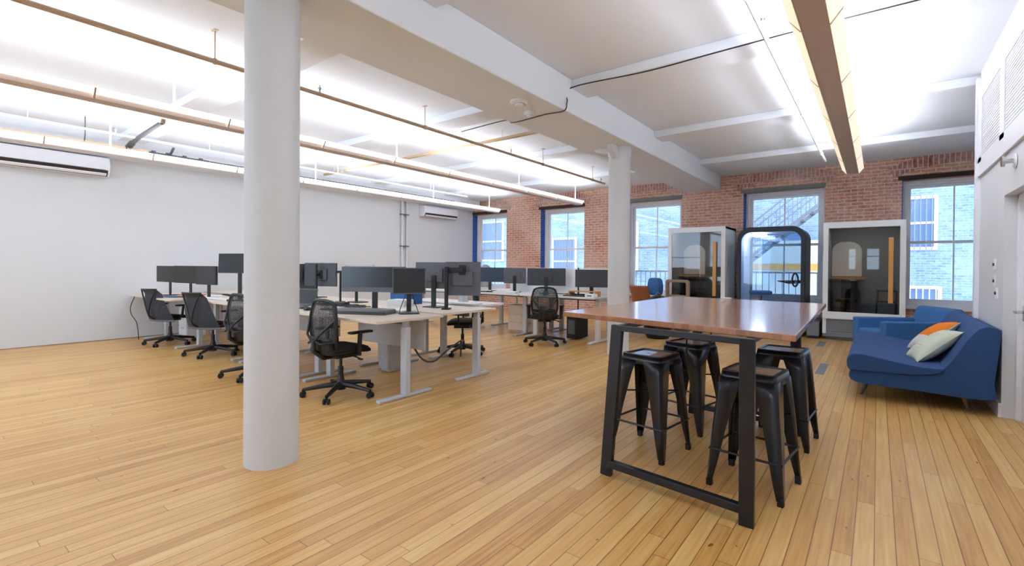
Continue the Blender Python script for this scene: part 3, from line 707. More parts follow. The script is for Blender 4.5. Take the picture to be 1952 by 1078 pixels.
desk(-8.75, -7.12, 7.32, 8.15, .82, 'white desk at the left of the far group', top='mdeskw', lm='silver')
desk(-5.45, -3.9, 8.3, 9.1, .82, 'white desk behind the low white screen, far right of the far group', top='mdeskw', lm='silver')
desk(-7.1, -5.47, 8.3, 9.1, .82, 'white desk behind the far monitors', top='mdeskw', lm='silver')
# low screen between the far desks
t = thing('desk_screen', 'low white divider screen behind the far desks', 'divider', (-5.1, 8.225, 0))
MB().box(-1.25, 1.2, -.015, .015, .7, 1.33).build('panel', 'podw', t, bevel=.004)
MB().box(-1.1, -1.05, -.1, .1, 0, .02).box(-1.09, -1.06, -.012, .012, .02, .7).box(1.05, 1.1, -.1, .1, 0, .02).box(1.06, 1.09, -.012, .012, .02, .7).build('post', 'silver', t)
MB().cyl((.45, -.025, .0), (.45, -.025, 1.34), .014, 8).build('clamp_pole', 'black', t)
# under-desk cabinets and a computer
def cabinet(x, y, wx, wy, h, m, label, front=-1, rz=0, z0=0):
    t = thing('drawer_cabinet', label, 'cabinet', (x, y, z0), rz)
    MB().box(-wx / 2, wx / 2, -wy / 2, wy / 2, .03, h).box(-wx / 2 + .02, wx / 2 - .02, -wy / 2 + .02, wy / 2 - .02, 0, .03).build('body', m, t, bevel=.004)
    n = 3; hh = (h - .05) / n
    for k in range(n):
        d = MB().box(-wx / 2 + .01, wx / 2 - .01, front * wy / 2, front * (wy / 2 + .016), .04 + k * hh + .006, .04 + (k + 1) * hh - .006).build('drawer', m, t, bevel=.003)
        MB().box(-.06, .06, front * (wy / 2 + .016), front * (wy / 2 + .03), .04 + (k + .75) * hh, .04 + (k + .75) * hh + .012).build('handle', 'silver', d)
    return t
cabinet(-5.0, 4.02, .2, .36, .64, 'panelg', 'light grey cabinet under the second row desk, seen behind the nearest silver leg')
cabinet(-5.72, 8.0, .78, .3, .56, 'mdesk', 'pale wooden drawer unit under the far desk left of the aisle chair')
cabinet(-10.2, 3.45, .4, .3, .56, 'podw', 'white cabinet under the wall-end desk of the front row')
cabinet(-7.7, 3.45, .4, .3, .56, 'tan', 'brown wood cabinet under the desk behind the mesh chair')
t = thing('computer_tower', 'black computer tower under the far right desk beside the far column', 'computer', (-4.52, 7.95, 0))
MB().box(-.11, .11, -.22, .22, .015, .43).build('case', 'black', t, bevel=.012, seg=3); MB().box(-.07, .07, -.226, -.218, .1, .36).build('front_grille', 'greyp', t)
# hanging cable
t = thing('extension_cable', 'grey cord sagging from the nearest desk down to the floor by the tucked chair', 'cable', (0, 0, 0))
MB().tube(bez([(-4.35, 3.72, .46), (-4.3, 3.85, .25), (-4.25, 4.0, .2), (-4.3, 4.3, .3), (-4.45, 4.7, .35), (-4.75, 5.0, .2), (-4.9, 5.15, .02)], 8), .012, 8).build('cord', 'darkp', t)
t = thing('loose_cable', 'thin black cord hanging at the left end of the front desks', 'cable', (0, 0, 0))
MB().tube(bez([(-10.62, 2.68, .78), (-10.55, 2.6, .6), (-10.6, 2.62, .45), (-10.45, 2.66, .3), (-10.4, 2.68, .01)], 6), .007, 6).build('cord', 'black', t)

# ------------------------------------------------------------------ monitors
ZD = .82
def monitor(x, y, rz, wd, z0, z1, label, scr='screen', back='black', stand='foot', zt=ZD, tilt=0, chin=0, yoff=.0, name='monitor'):
    # rz = 0 : screen faces -y (towards the camera side)
    t = thing(name, label, 'monitor', (x, y, zt), rz); a = z0 - zt; b = z1 - zt
    T = Matrix.Translation((0, 0, (a + b) / 2)) @ Matrix.Rotation(tilt, 4, 'X') @ Matrix.Translation((0, 0, -(a + b) / 2))
    MB().prism(rrect(-wd / 2, wd / 2, a, b, .008, 3), -.012, .016, 'y', T=T).build('case', back, t, bevel=.002)
    MB().box(-wd / 2 + .01, wd / 2 - .01, -.0145, -.0115, a + .012 + chin, b - .01, T=T).build('screen', scr, t, smooth=False)
    MB().box(-.13, .13, .014, .035, (a + b) / 2 - .09, (a + b) / 2 + .09, T=T).build('rear_hump', back, t, bevel=.01)
    if stand == 'foot':
        s_ = MB().box(-.035, .035, .03, .045, 0.01, (a + b) / 2).build('stand', 'black', t, bevel=.004)
        MB().prism(rrect(-.13, .13, -.09, .12, .03, 4), 0, .012, 'z').build('foot_plate', 'black', s_, bevel=.003)
    elif stand == 'pole':
        s_ = MB().cyl((0, .1, 0), (0, .1, b - .02), .02, 12).box(-.03, .03, .06, .14, 0, .03).build('pole', 'black', t)
        MB().box(-.06, .06, .034, .05, (a + b) / 2 - .06, (a + b) / 2 + .06).box(-.02, .02, .045, .1, (a + b) / 2 - .02, (a + b) / 2 + .02).build('bracket', 'black', s_, bevel=.004)
    elif stand == 'sidepole':
        s_ = MB().box(.17, .21, .05, .09, 0, b - .06).box(.14, .24, .02, .12, 0, .02).build('pole', 'black', t, bevel=.003)
        MB().box(-.02, .2, .05, .07, b - .13, b - .07).box(-.04, .04, .034, .055, b - .16, b - .04).build('bracket', 'black', s_, bevel=.004)
    elif stand == 'vleg':
        s_ = MB().bar((0, .035, .02), (0, .035, (a + b) / 2), .05, .015).tube([(-.02, .05, a + .04), (-.1, .05, .03), (-.1, 0, .02)], .005, 6).tube([(.02, .05, a + .04), (.1, .05, .03), (.1, 0, .02)], .005, 6).build('stand', 'black', t)
        MB().prism(rrect(-.11, .11, -.08, .1, .03, 4), 0, .012, 'z').build('foot_plate', 'black', s_)
    return t
G = None
monitor(-4.72, 3.47, .50, .80, 1.04, 1.34, 'wide dark monitor with grey chin on the nearest desk', chin=.045, scr='screen', back='greyp', zt=ZD + .0)
monitor(-4.12, 3.50, .95, .36, 1.04, 1.33, 'smaller dark monitor on splayed cable legs, right part of the nearest desk', stand='vleg', back='greyp')
monitor(-4.55, 4.3, PI + .22, .60, 1.06, 1.40, 'grey monitor back left of the black pole on the second row desk', back='mback', stand='foot')
monitor(-4.06, 4.3, PI + .5, .44, .99, 1.405, 'grey monitor back right of the black pole, turned towards the window', back='mback', stand='sidepole')
monitor(-6.75, 4.0, PI + .35, .58, 1.03, 1.385, 'dark grey monitor back on a pole just right of the column', back='mbackd', stand='pole')
monitor(-7.15, 3.8, PI + .9, .5, 1.04, 1.37, 'black monitor edge peeking from behind the column', back='black', stand='foot')
monitor(-5.95, 4.12, PI - .1, .8, 1.05, 1.365, 'silver monitor back standing behind the wide dark monitor', back='silver', stand='foot')
monitor(-9.95, 2.98, .12, .78, 1.035, 1.32, 'black monitor nearest the left wall on the front desks', scr='screen_blk', zt=.8)
monitor(-9.12, 3.02, .15, .86, 1.035, 1.325, 'black monitor second from the left wall, above the mesh chairs', scr='screen_blk', zt=.8)
monitor(-8.42, 3.04, .22, .5, 1.03, 1.325, 'narrower dark monitor third from the left wall, below and left of the raised one', scr='screen', zt=ZD)
monitor(-7.5, 3.12, .35, .72, 1.225, 1.515, 'dark monitor raised high, cut off by the left edge of the column', scr='screen', zt=ZD, stand='foot', tilt=-.05)
monitor(-8.35, 3.85, .1, .5, 1.07, 1.32, 'small grey monitor behind the raised one', back='mback', scr='mback')
monitor(-6.72, 7.95, .3, .82, 1.015, 1.33, 'navy monitor in the far group, right of the grey backs', scr='screen_navy')
monitor(-6.02, 7.95, PI + .5, .47, 1.0, 1.328, 'grey monitor in the far group beside the navy one', back='mback')
monitor(-5.2, 7.9, PI + .45, .76, .98, 1.325, 'dark grey monitor above the back of the aisle chair', back='mbackd')
monitor(-4.2, 7.9, .5, .60, .98, 1.305, 'dark grey monitor just left of the far column', scr='mbackd')
monitor(-7.7, 7.9, .3, .6, 1.0, 1.3, 'dark monitor behind the grey monitor backs', scr='screen')
t = thing('keyboard_bag', 'flat dark grey case under the wide monitor on the nearest desk', 'case', (-4.52, 3.2, ZD), .42)
MB().prism(rrect(-.33, .33, -.14, .14, .04, 4), 0, .05, 'z').build('case_body', 'greyp', t, bevel=.018, seg=3)
MB().box(-.33, .33, -.143, -.139, .022, .028).build('zip', 'black', t)

# ------------------------------------------------------------------ desk clutter
def keyboard(x, y, z, rz, label, m='black'):
    t = thing('keyboard', label, 'keyboard', (x, y, z), rz); MB().box(-.21, .21, -.065, .065, 0, .016).build('base', m, t, bevel=.005)
    k = MB()
    for i in range(14):
        for j in range(4): k.box(-.2 + i * .0285, -.2 + i * .0285 + .024, -.055 + j * .028, -.055 + j * .028 + .022, .016, .021)
    k.build('keys', 'greyp' if m == 'black' else 'paper', t, smooth=False); return t
def mouse(x, y, z, rz, label, m='black'):
    t = thing('mouse', label, 'mouse', (x, y, z), rz); g = seat_pts(.06, .1, 0, .034); g.build('shell', m, t); MB().box(-.004, .004, .01, .035, .03, .036).build('wheel', 'greyp', t); return t
def laptop(x, y, z, rz, label, m='greyp', scr='screen', open_=1.9):
    t = thing('laptop', label, 'laptop', (x, y, z), rz); MB().box(-.16, .16, -.11, .11, 0, .016).build('base', m, t, bevel=.004)
    T = Matrix.Translation((0, .11, .016)) @ Matrix.Rotation(open_ - PI / 2, 4, 'X') if True else None
    l = MB().box(-.16, .16, -.004, .004, 0, .21, T=Matrix.Translation((0, .108, .014)) @ Matrix.Rotation(-(open_ - PI / 2), 4, 'X')).build('lid', m, t, bevel=.002)
    MB().box(-.15, .15, -.0055, -.0035, .01, .2, T=Matrix.Translation((0, .108, .014)) @ Matrix.Rotation(-(open_ - PI / 2), 4, 'X')).build('screen', scr, l, smooth=False)
    return t
def papers(x, y, z, rz, label, m='paper', h=.012, wx=.3, wy=.21):
    t = thing('paper_stack', label, 'papers', (x, y, z), rz); g = MB()
    for i in range(3):
        a = random.uniform(-.12, .12); g.box(-wx / 2, wx / 2, -wy / 2, wy / 2, h * i / 3, h * (i + .9) / 3, T=RZ(a))
    g.build('sheets', m, t, smooth=False); return t
def cablemess(x, y, z, label, n=4, m='black', s=.28):
    t = thing('cable_tangle', label, 'cable', (x, y, z)); g = MB()
    for i in range(n):
        P = [(random.uniform(-s, s), random.uniform(-.1, .1), random.uniform(.008, .035)) for _ in range(5)]
        g.tube(bez(P, 6), .005, 6)
    g.build('cables', m, t); return t
def dock(x, y, z, rz, label, sx=.2, sy=.12, h=.05, m='black'):
    t = thing('dock_box', label, 'electronics', (x, y, z), rz); MB().box(-sx / 2, sx / 2, -sy / 2, sy / 2, 0, h).build('case', m, t, bevel=.006); MB().box(-sx / 4, sx / 4, -sy / 2 - .002, -sy / 2, h * .3, h * .6).build('port_panel', 'greyp', t); return t
keyboard(-5.05, 3.2, ZD, .15, 'black keyboard left of the flat case on the nearest desk')
mouse(-5.3, 2.98, ZD, .2, 'black mouse at the front left of the nearest desk')
papers(-4.35, 3.55, ZD, .1, 'white papers between the two monitors on the nearest desk', h=.03)
cablemess(-5.2, 3.55, ZD, 'heap of dark cables behind the keyboard on the nearest desk', 7)
cablemess(-5.8, 3.5, ZD, 'black cables left of the wide monitor', 6)
laptop(-6.0, 3.25, ZD, .4, 'open dark laptop right of the column', 'greyp')
keyboard(-5.75, 3.05, ZD, .2, 'black keyboard behind the nearest chair')
dock(-5.6, 3.6, ZD, .3, 'black box among the cables left of the wide monitor')
papers(-6.35, 3.0, ZD, -.2, 'white papers by the column on the front row desk', h=.02)
papers(-5.0, 4.1, ZD, .2, 'white box-like paper pile behind the small monitor', h=.09, wx=.26, wy=.22)
t = thing('desk_tray', 'bright blue tray behind the grey monitor backs', 'tray', (-5.3, 4.45, ZD)); MB().ring(rrect(-.22, .22, -.12, .12, .03), rrect(-.2, .2, -.1, .1, .025), 0, .16, 'z').build('rim', 'bluep', t); MB().box(-.2, .2, -.1, .1, 0, .01).build('bottom', 'bluep', t)
t = thing('phone_stand', 'small grey stand on the white side desk', 'stand', (-4.62, 4.9, .835)); MB().prism([(-.06, 0), (.06, 0), (.02, .16), (-.02, .16)], -.05, .05).build('wedge', 'silver', t, bevel=.006)
papers(-4.5, 4.78, .835, .05, 'long white papers on the white side desk', h=.02, wx=.5)
papers(-9.75, 3.25, .8, .1, 'coral red folders on the wall-end desk', 'redp', .02, .5, .3)
papers(-9.35, 2.9, .8, .3, 'blue and white booklets behind the mesh chairs', 'bluep', .015)
papers(-8.8, 3.3, .8, -.2, 'white papers between the two mesh chairs', h=.03, wx=.4)
papers(-8.2, 2.98, ZD, .15, 'scattered white sheets on the desk left of the column', h=.02, wx=.45)
keyboard(-7.75, 3.02, ZD, .1, 'white keyboard on the desk left of the column', 'podw')
cablemess(-8.6, 3.5, ZD, 'thin black cables under the long black monitors', 5)
laptop(-7.95, 3.5, ZD, .25, 'open laptop with a pale lid under the raised monitor', 'silver', 'screen')
dock(-8.75, 2.98, .8, 0, 'small black round-edged speaker below the black monitors', .08, .08, .07)
mouse(-7.4, 2.98, ZD, .3, 'black mouse beside the white keyboard')
laptop(-7.35, 4.25, ZD, PI + .3, 'open dark laptop seen from behind right of the column', 'darkp')
cablemess(-6.9, 3.7, ZD, 'black cable pile at the foot of the pole monitor', 6)
# monitor arm and white lamp-like arm between monitors
t = thing('monitor_mount', 'black horizontal monitor arm behind the wide monitor', 'monitor mount', (-6.15, 3.95, ZD))
MB().cyl((0, 0, 0), (0, 0, .44), .015, 10).bar((0, 0, .44), (.45, -.02, .43), .04, .03).bar((0, 0, .44), (-.14, .03, .43), .04, .03).box(-.05, .05, -.05, .05, 0, .015).build('arm', 'black', t)
# far desks
for i, (x, y, rz, lb) in enumerate(((-6.5, 7.55, .1, 'black keyboard on the far desk under the navy monitor'), (-4.35, 7.55, .1, 'black keyboard on the far right desk'), (-7.4, 7.55, .1, 'black keyboard on the far left desk'))):
    keyboard(x, y, ZD, rz, lb)
papers(-6.8, 7.7, ZD, .1, 'white papers below the navy monitor', h=.03, wx=.5)
papers(-5.9, 7.5, ZD, .2, 'wavy white sheets left of the aisle chair', h=.04, wx=.5)
papers(-4.8, 7.6, ZD, .0, 'white papers right of the aisle chair on the far desk', h=.02, wx=.4)
cablemess(-6.2, 7.6, ZD, 'black cable tangle on the far desk left of the aisle chair', 6)
cablemess(-4.6, 7.75, ZD, 'dark cables on the far right desk', 6, s=.35)
t = thing('wooden_tray', 'wooden monitor riser on the far right desk', 'monitor riser', (-4.25, 7.72, ZD)); MB().box(-.28, .28, -.1, .1, .08, .095).build('shelf', 'oak', t); MB().box(-.28, -.26, -.1, .1, 0, .08).box(.26, .28, -.1, .1, 0, .08).build('side_panel', 'oak', t)
dock(-4.02, 7.55, ZD, 0, 'white box at the right end of the far desk', .18, .14, .06, 'podw')
t = thing('water_bottle', 'teal round cup on the far desk right of the aisle chair', 'cup', (-4.95, 7.5, ZD)); MB().lathe([(.05, 0), (.06, .03), (.05, .07), (.02, .08)], 16).build('body', 'sofa2', t)
t = thing('window_ornament', 'pale grey round object on the sill of the leftmost window', 'ornament', (-10.3, 12.0, ZS + .012)); MB().lathe([(.12, 0), (.2, .15), (.2, .45), (.14, .68), (.04, .74)], 20).build('body', 'panelg', t)

# ------------------------------------------------------------------ lounge chairs beyond the column
t = thing('leather_chair', 'brown leather lounge chair by the window behind the far column', 'chair', (-4.1, 10.45, 0), -.5)
seat_pts(.6, .55, .42, .16).build('seat', 'leather', t); MB().grid(lambda a, b: ((a - .5) * .6, -.27 - .12 * b + .1 * (2 * a - 1) ** 2, .55 + b * .4), 8, 8).build('backrest', 'leather', t, solid=.07, bevel=.02)
for sx in (-1, 1):
    for sy in (-1, 1): MB().cyl((sx * .2, sy * .2, .44), (sx * .26, sy * .25, 0), .015, 8, .01).build('leg', 'black', t)
t = thing('cushion', 'blue and lilac cushion above the leather chair', 'cushion', (-4.02, 10.62, .72), -.5); g = seat_pts(.42, .16, .0, .4); g.build('pad', 'sofa2', t)
t = thing('wooden_armchair', 'tan framed chair with a blue seat, left of the first white booth', 'chair', (-3.5, 9.9, 0), 2.7)
seat_pts(.56, .55, .36, .14).build('seat', 'sofa2', t)
MB().ring(rrect(-.32, .32, .55, 1.1, .06), rrect(-.25, .25, .62, 1.04, .04), -.33, -.28).box(-.25, .25, -.31, -.29, .62, .78).build('backrest', 'tan', t, bevel=.01)
for sx in (-1, 1):
    MB().bar((sx * .31, -.3, .62), (sx * .31, .28, .6), .05, .04).build('armrest', 'tan', t, bevel=.006)
    for sy in (-1, 1): MB().bar((sx * .29, sy * .27, 0), (sx * .31, sy * .27, .6), .05).build('leg', 'tan', t, bevel=.004)
t = thing('backpack', 'dark bag lying beside the wooden chair behind the far column', 'bag', (-3.35, 9.0, 0), .3)
MB().lathe([(.2, .0), (.26, .12), (.27, .45), (.24, .68), (.12, .8), (.03, .82)], 18).build('body', 'black', t); MB().tube(bez([(-.06, -.1, .8), (0, -.1, .88), (.06, -.1, .8)], 5), .01, 6).build('handle', 'greyp', t)

# ------------------------------------------------------------------ phone booths
def booth(x0, x1, label, h=2.24, hx=None):
    y0, y1 = 10.85, 11.82; t = thing('phone_booth', label, 'phone booth', ((x0 + x1) / 2, y0, 0)); hw = (x1 - x0) / 2; D = y1 - y0
    b = MB().box(-hw, -hw + .06, .04, D, .12, h).box(hw - .06, hw, .04, D, .12, h).box(-hw, hw, .04, D, h - .06, h).box(-hw, hw, D - .05, D, .12, h)
    b.build('shell', 'podw', t, bevel=.006)
    MB().box(-hw + .06, -hw + .08, .06, D - .05, .2, h - .06).box(hw - .08, hw - .06, .06, D - .05, .2, h - .06).box(-hw + .06, hw - .06, D - .07, D - .05, .2, h - .06).box(-hw + .06, hw - .06, .06, D - .05, h - .08, h - .06).build('lining', 'felt', t, smooth=False)
    MB().box(-hw + .06, hw - .06, .06, D - .05, .14, .2).build('inner_floor', 'felt', t)
    MB().box(-hw + .05, hw - .05, .14, D, .0, .14).build('plinth', 'plinth', t)
    MB().box(-hw - .0, hw + .0, .05, .16, .16, .4).box(-hw, hw, .06, .15, .06, .15).build('front_step', 'plinth', t, bevel=.01)
    MB().box(-.4, .4, .07, .2, h - .1, h - .081).build('ceiling_light', 'led', t, bevel=.003)  # added glow hidden behind the door header, lifts the interior
    d = MB().ring([(-hw, .41), (hw, .41), (hw, h), (-hw, h)], [(-hw + .085, .545), (hw - .085, .545), (hw - .085, h - .115), (-hw + .085, h - .115)], 0, .05).build('door', 'podw', t, bevel=.004)
    MB().box(-hw + .085, hw - .085, .02, .028, .545, h - .115).build('door_glass', 'glassd', d, smooth=False)
    MB().box(hw - .245, hw - .175, -.04, -.015, .745, 1.92).box(hw - .225, hw - .195, -.015, .02, .85, .9).box(hw - .225, hw - .195, -.015, .02, 1.75, 1.8).build('door_handle', 'oak', d, bevel=.006)
    # acoustic panel with arched top + shelf + pedestal + stool
    pw = .5; px = -hw + .085
    MB().prism([(u, v) for u, v in rrect(px, px + pw, 1.2, 1.9, .2, 8, .02)], D - .11, D - .07).build('acoustic_panel', 'feltl', t, bevel=.01)
    s_ = MB().prism(rrect(px - .03, px + pw + .05, D - .5, D - .07, .06, 4), 1.15, 1.185, 'z').build('shelf', 'oak', t, bevel=.003)
    MB().bar((px + pw / 2, D - .25, .2), (px + pw / 2, D - .25, 1.15), .16, .1).build('shelf_post', 'black', s_)
    MB().cyl((px + pw * .55 , .3, .2), (px + pw * .55, .3, .7), .03, 12).lathe([(.16, .2), (.16, .22), (.03, .24)], 20, Matrix.Translation((px + pw * .55, .3, 0))).build('stool_post', 'black', t)
    MB().lathe([(.17, .72), (.18, .75), (.17, .78), (.1, .79)], 24, Matrix.Translation((px + pw * .55, .3, 0))).build('stool_seat', 'fabric', t)
    if hx: # dark chair back
        MB().bar((.18, .35, .2), (.23, .35, .95), .03).bar((.48, .35, .2), (.5, .35, .95), .03).bar((.2, .35, .95), (.5, .35, .95), .03).bar((.2, .35, .75), (.5, .35, .75), .03).build('booth_chair', 'black', t)
    return t
booth(-3.815, -2.585, 'white phone booth left of the dark rounded one', 2.255)
booth(-.83, .40, 'white phone booth right of the dark rounded one, behind the blue seats', 2.235, hx=1)
y0 = 10.85; t = thing('rounded_booth', 'dark navy phone booth with rounded corners and clear glass between the two white booths', 'phone booth', (-1.735, y0, 0))
hw = .615; D = .95
oo = rrect(-hw, hw, .12, 2.2, .24, 8, .06); ii = rrect(-hw + .075, hw - .075, .2, 2.1, .19, 8, .04); im = rrect(-hw + .03, hw - .03, .16, 2.15, .22, 8, .05)
MB().ring(oo, im, .03, D - .03).build('outer_shell', 'navy', t, bevel=.004)
MB().ring(im, ii, .04, D - .04).build('lining', 'podin', t)
MB().ring(oo, ii, 0, .04).build('front_frame', 'navy', t, bevel=.012, seg=3)
MB().ring(oo, ii, D - .04, D).build('rear_frame', 'navy', t, bevel=.006)
g = MB().prism(rrect(-hw + .074, hw - .074, .2, 2.1, .19, 8, .04), .012, .02).build('door_glass', 'glassp', t, smooth=False)
MB().prism(rrect(-hw + .074, hw - .074, .2, 2.1, .19, 8, .04), D - .02, D - .012).build('rear_glass', 'glassp', t, smooth=False)
MB().tube([(.455 + .05 * math.cos(a), -.045, 1.13 + .13 * math.sin(a)) for a in [2 * PI * k / 20 for k in range(20)]], .016, 8, close=True).cyl((.455, -.045, 1.01), (.455, .01, 1.01), .014, 8).cyl((.455, -.045, 1.25), (.455, .01, 1.25), .014, 8).build('door_handle', 'black', t)
for sx in (-1, 1):
    for yy in (.1, D - .1): MB().cyl((sx * .5, yy, 0), (sx * .5, yy, .13), .03, 10).build('foot', 'black', t)
st = MB().lathe([(.15, .2), (.15, .22), (.03, .24), (.03, .78)], 20, Matrix.Translation((-.24, .45, 0))).build('stool_post', 'black', t)
MB().lathe([(.2, .8), (.22, .82), (.22, .86), (.19, .88)], 28, Matrix.Translation((-.24, .45, 0))).build('stool_seat', 'sofa2', t)
MB().prism([(.08, 1.1), (.54, 1.12), (.54, 1.06), (.3, 1.04), (.12, 1.08)], .3, .62).build('shelf', 'black', t, bevel=.004)
MB().prism(rrect(-.4, -.15, 2.03, 2.085, .02, 3), .2, .6).build('ceiling_light', 'led', t)  # added glow that brightens the lining
t = thing('radiator', 'long low grey-blue heater on the floor between the booths', 'radiator', (-1.0, 11.4, 0))
MB().box(-.09, .12, -.5, .4, .05, .33).build('case', 'plinth', t, bevel=.01); MB().box(-.08, .11, -.48, .38, 0, .05).build('base', 'black', t)

# ------------------------------------------------------------------ sofa, armchair and cushions
t = thing('sofa', 'dark blue armless sofa with a swept back beside the right wall', 'sofa', (0, 6.13, 0)); Ls = 2.25
prof = [(-.10, .165), (.3, .16), (.84, .155), (.86, .3), (.90, .76), (.885, .80), (.84, .825), (.79, .82), (.74, .785), (.66, .66), (.57, .48), (.5, .39), (.42, .335), (.3, .315), (-.16, .305), (-.215, .28), (-.225, .23), (-.19, .185)]
pb = [(p.x, p.y) for p in bez([(u, v, 0) for u, v in prof] + [(prof[0][0], prof[0][1], 0)], 3)][:-1]
MB().prism(pb, 0, Ls, 'y').build('body', 'sofa', t, bevel=.035, seg=4, ang=60)
cu = [(-.22, .30), (.0, .305), (.3, .315), (.46, .345), (.52, .40), (.45, .40), (.3, .405), (.0, .455), (-.14, .475), (-.22, .455), (-.245, .40), (-.24, .33)]
cb = [(p.x, p.y) for p in bez([(u, v, 0) for u, v in cu] + [(cu[0][0], cu[0][1], 0)], 3)][:-1]
MB().prism(cb, -.022, Ls - .01, 'y').build('seat_cushion', 'sofa', t, bevel=.045, seg=4, ang=60)
for px, py, qx, m_ in ((-.06, .25, -.125, 'darkp'), (.66, .25, .71, 'legwood'), (-.06, Ls - .25, -.125, 'darkp'), (.66, Ls - .25, .71, 'legwood')):
    MB().cyl((px, py, .18), (qx, py, 0), .022, 10, .012).build('leg', m_, t)
def cushion(name, label, loc, eul, w_, h_, th, m, m2=None):
    t = thing(name, label, 'cushion', loc); t.rotation_euler = eul
    def fn(u, v, s):
        x = (u * 2 - 1); y = (v * 2 - 1); e = (1 - abs(x) ** 2.6) * (1 - abs(y) ** 2.6)
        k = 1 - .1 * (1 - abs(y)) * abs(x) ** 3; k2 = 1 - .1 * (1 - abs(x)) * abs(y) ** 3
        rib = .004 * math.sin(x * 40) if m == 'pillow' else 0
        return (x * w_ / 2 * k, y * h_ / 2 * k2, s * (th / 2 * max(0, e) ** .55 + rib * e))
    n = 28 if m == 'pillow' else 20
    MB().grid(lambda u, v: fn(u, v, 1), n, n).build('cover', m2 or m, t)
    if m2: MB().grid(lambda u, v: tuple(Vector(fn(.34 + u * .62, v * .98 + .01, 1)) + Vector((0, 0, .003))), n, n).build('orange_panel', m, t)
    MB().grid(lambda u, v: fn(u, v, -1), n, n).build('back_cover', m2 or m, t)
    return t
cushion('cushion', 'pale green ribbed cushion lying against the sofa back, in front', (.47, 6.72, .545), (math.radians(-6), math.radians(-42), math.radians(14)), .5, .5, .17, 'pillow')
cushion('cushion', 'orange and cream cushion behind the pale green one on the sofa', (.50, 7.12, .61), (math.radians(-10), math.radians(-40), math.radians(20)), .46, .46, .15, 'orange', 'pilloww')
t = thing('armchair', 'lighter blue armchair with box arms beyond the sofa', 'armchair', (.26, 9.08, 0), math.radians(120))
# local: front is +y
MB().prism(rrect(-.27, .27, -.36, .42, .05, 4), .3, .46, 'z').build('seat_cushion', 'sofa2', t, bevel=.04, seg=4)
MB().box(-.38, .38, -.4, .36, .17, .3).build('base', 'sofa2', t, bevel=.02)
for s in (-1, 1): MB().box(s * .27, s * .40, -.4, .42, .17, .61).build('armrest', 'sofa2', t, bevel=.02, seg=3)
MB().hexa([(-.4, -.5, .3), (.4, -.5, .3), (.4, -.3, .3), (-.4, -.3, .3)], [(-.38, -.62, .80), (.38, -.62, .80), (.38, -.47, .80), (-.38, -.47, .80)]).build('backrest', 'sofa2', t, bevel=.05, seg=4)
for sx in (-1, 1):
    for sy in (-1, 1): MB().cyl((sx * .32, sy * .32, .18), (sx * .36, sy * .36, 0), .02, 10, .012).build('leg', 'legwood', t)

# ------------------------------------------------------------------ outside the windows
o = MB().box(-30, 14, 17.5, 17.8, -8, 9).build('facade_wall', 'brick_out', uvbox=True, smooth=False); tag(o, 'pale blue painted brick building across the courtyard', 'building')
o = MB().box(-30, 14, YB + .6, 17.5, -6.2, -6).build('courtyard_ground', 'plinth', smooth=False); tag(o, 'grey courtyard ground below the windows', 'ground', kind='structure')
def far_window(x, z, w_, h, label, shutters=False):
    t = thing('facade_window', label, 'window', (x, 17.5, z))
    MB().ring([(-w_ / 2, 0), (w_ / 2, 0), (w_ / 2, h), (-w_ / 2, h)], [(-w_ / 2 + .08, .08), (w_ / 2 - .08, .08), (w_ / 2 - .08, h - .08), (-w_ / 2 + .08, h - .08)], -.06, 0).box(-w_ / 2, w_ / 2, -.04, 0, h * .5 - .03, h * .5 + .03).build('frame', 'trimw', t)
    MB().box(-w_ / 2 + .08, w_ / 2 - .08, -.02, -.01, .08, h - .08).build('pane', 'farpane', t, smooth=False)
    m = MB()
    for k in range(8): xx = -w_ / 2 + .12 + k * (w_ - .24) / 7; m.box(xx - .012, xx + .012, -.1, -.08, 0, h)
    m.build('bars', 'iron' if not shutters else 'trimw', t, smooth=False); return t
far_window(.75, 1.9, 1.1, 1.5, 'barred window on the pale building seen through the right window, upper')
far_window(.8, -.3, 1.2, 1.2, 'shuttered window low on the pale building seen through the right window', True)
far_window(-14.6, 1.6, 1.4, 1.9, 'window on the pale building seen through the leftmost window')
far_window(-10.6, .6, 1.2, 2.0, 'window on the pale building seen through the second window from the left')
far_window(-7.9, 1.2, 1.2, 1.9, 'window on the pale building seen through the middle window')
t = thing('outdoor_cabinet', 'large grey box with louvres outside below the right window', 'air conditioner', (.95, 16.6, -1.4))
MB().box(-.75, .75, -.4, .4, 0, .95).build('case', 'iron', t, bevel=.01)
m = MB()
for k in range(9): m.box(-.6, .6, -.43, -.4, .12 + k * .085, .16 + k * .085)
m.build('louvres', 'trimw', t, smooth=False)
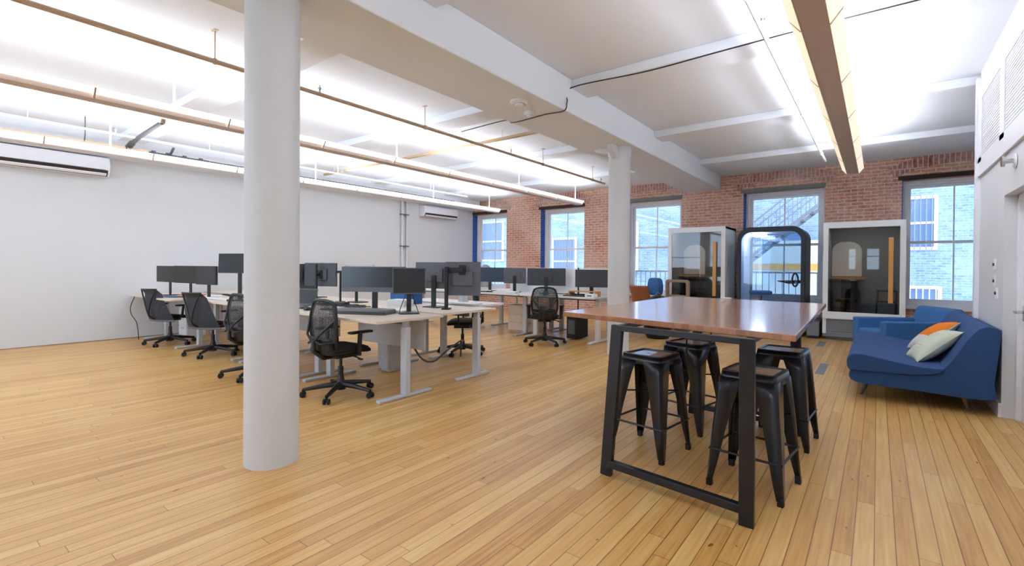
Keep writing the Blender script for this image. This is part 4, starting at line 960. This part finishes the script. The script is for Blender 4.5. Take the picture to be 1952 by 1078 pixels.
# fire stair
t = thing('fire_stair', 'grey iron stair with railings climbing to the right outside the window behind the booths', 'stair', (-4.2, 14.9, .55))
m = MB(); m.bar((0, 0, 0), (3.9, 0, 3.3), .04, .09); m.bar((0, .8, 0), (3.9, .8, 3.3), .04, .09); m.build('stringer', 'iron', t, smooth=False)
m = MB()
for k in range(18): f = k / 17; m.box(3.9 * f - .07, 3.9 * f + .07, 0, .8, 3.3 * f - .01, 3.3 * f + .01)
m.build('tread', 'iron', t, smooth=False)
m = MB()
for x in (.1, 3.8):
    for y in (0, .8): m.box(x - .04, x + .04, y - .04, y + .04, -6.55, x * .846)
m.build('support_post', 'iron', t, smooth=False)
for y in (0, .8):
    m = MB(); m.bar((-.1, y, .85), (3.9, y, 4.2), .035, .035).bar((-.1, y, .4), (3.9, y, 3.75), .025, .025)
    for k in range(20): f = k / 19; m.box(3.9 * f - .009, 3.9 * f + .009, y - .009, y + .009, 3.3 * f, 3.3 * f + .9)
    m.build('railing', 'iron', t, smooth=False)
t = thing('cream_outbuilding', 'cream rendered wall with ochre band outside behind the stair', 'building', (-2.2, 16.8, -6))
MB().box(-2.4, 1.6, -.2, .3, 0, 8.2).build('wall', 'cream', t, smooth=False)
MB().box(-2.4, 1.6, -.22, -.2, 7.3, 7.5).build('band', 'oak', t, smooth=False)
m = MB().box(-2.0, -1.2, -.23, -.2, 6.2, 8.0); m.build('pane', 'screen_navy', t, smooth=False)
t = thing('balcony_rail', 'grey iron balcony railing low outside the middle windows', 'railing', (-9, 13.6, 0))
m = MB().bar((-4, 0, 1.25), (9.2, 0, 1.25), .05, .04).bar((-4, 0, .3), (9.2, 0, .3), .05, .04)
for k in range(90): m.box(-4 + k * .148, -4 + k * .148 + .016, -.008, .008, .3, 1.25)
m.build('bars', 'iron', t, smooth=False)
MB().box(-4, 9.2, -.3, 1.2, .1, .28).build('platform', 'iron', t, smooth=False)
m = MB()
for x in (-3.9, 0, 4.5, 9.1): m.box(x - .06, x + .06, .4, .52, -6, .1)
m.build('support_post', 'iron', t, smooth=False)
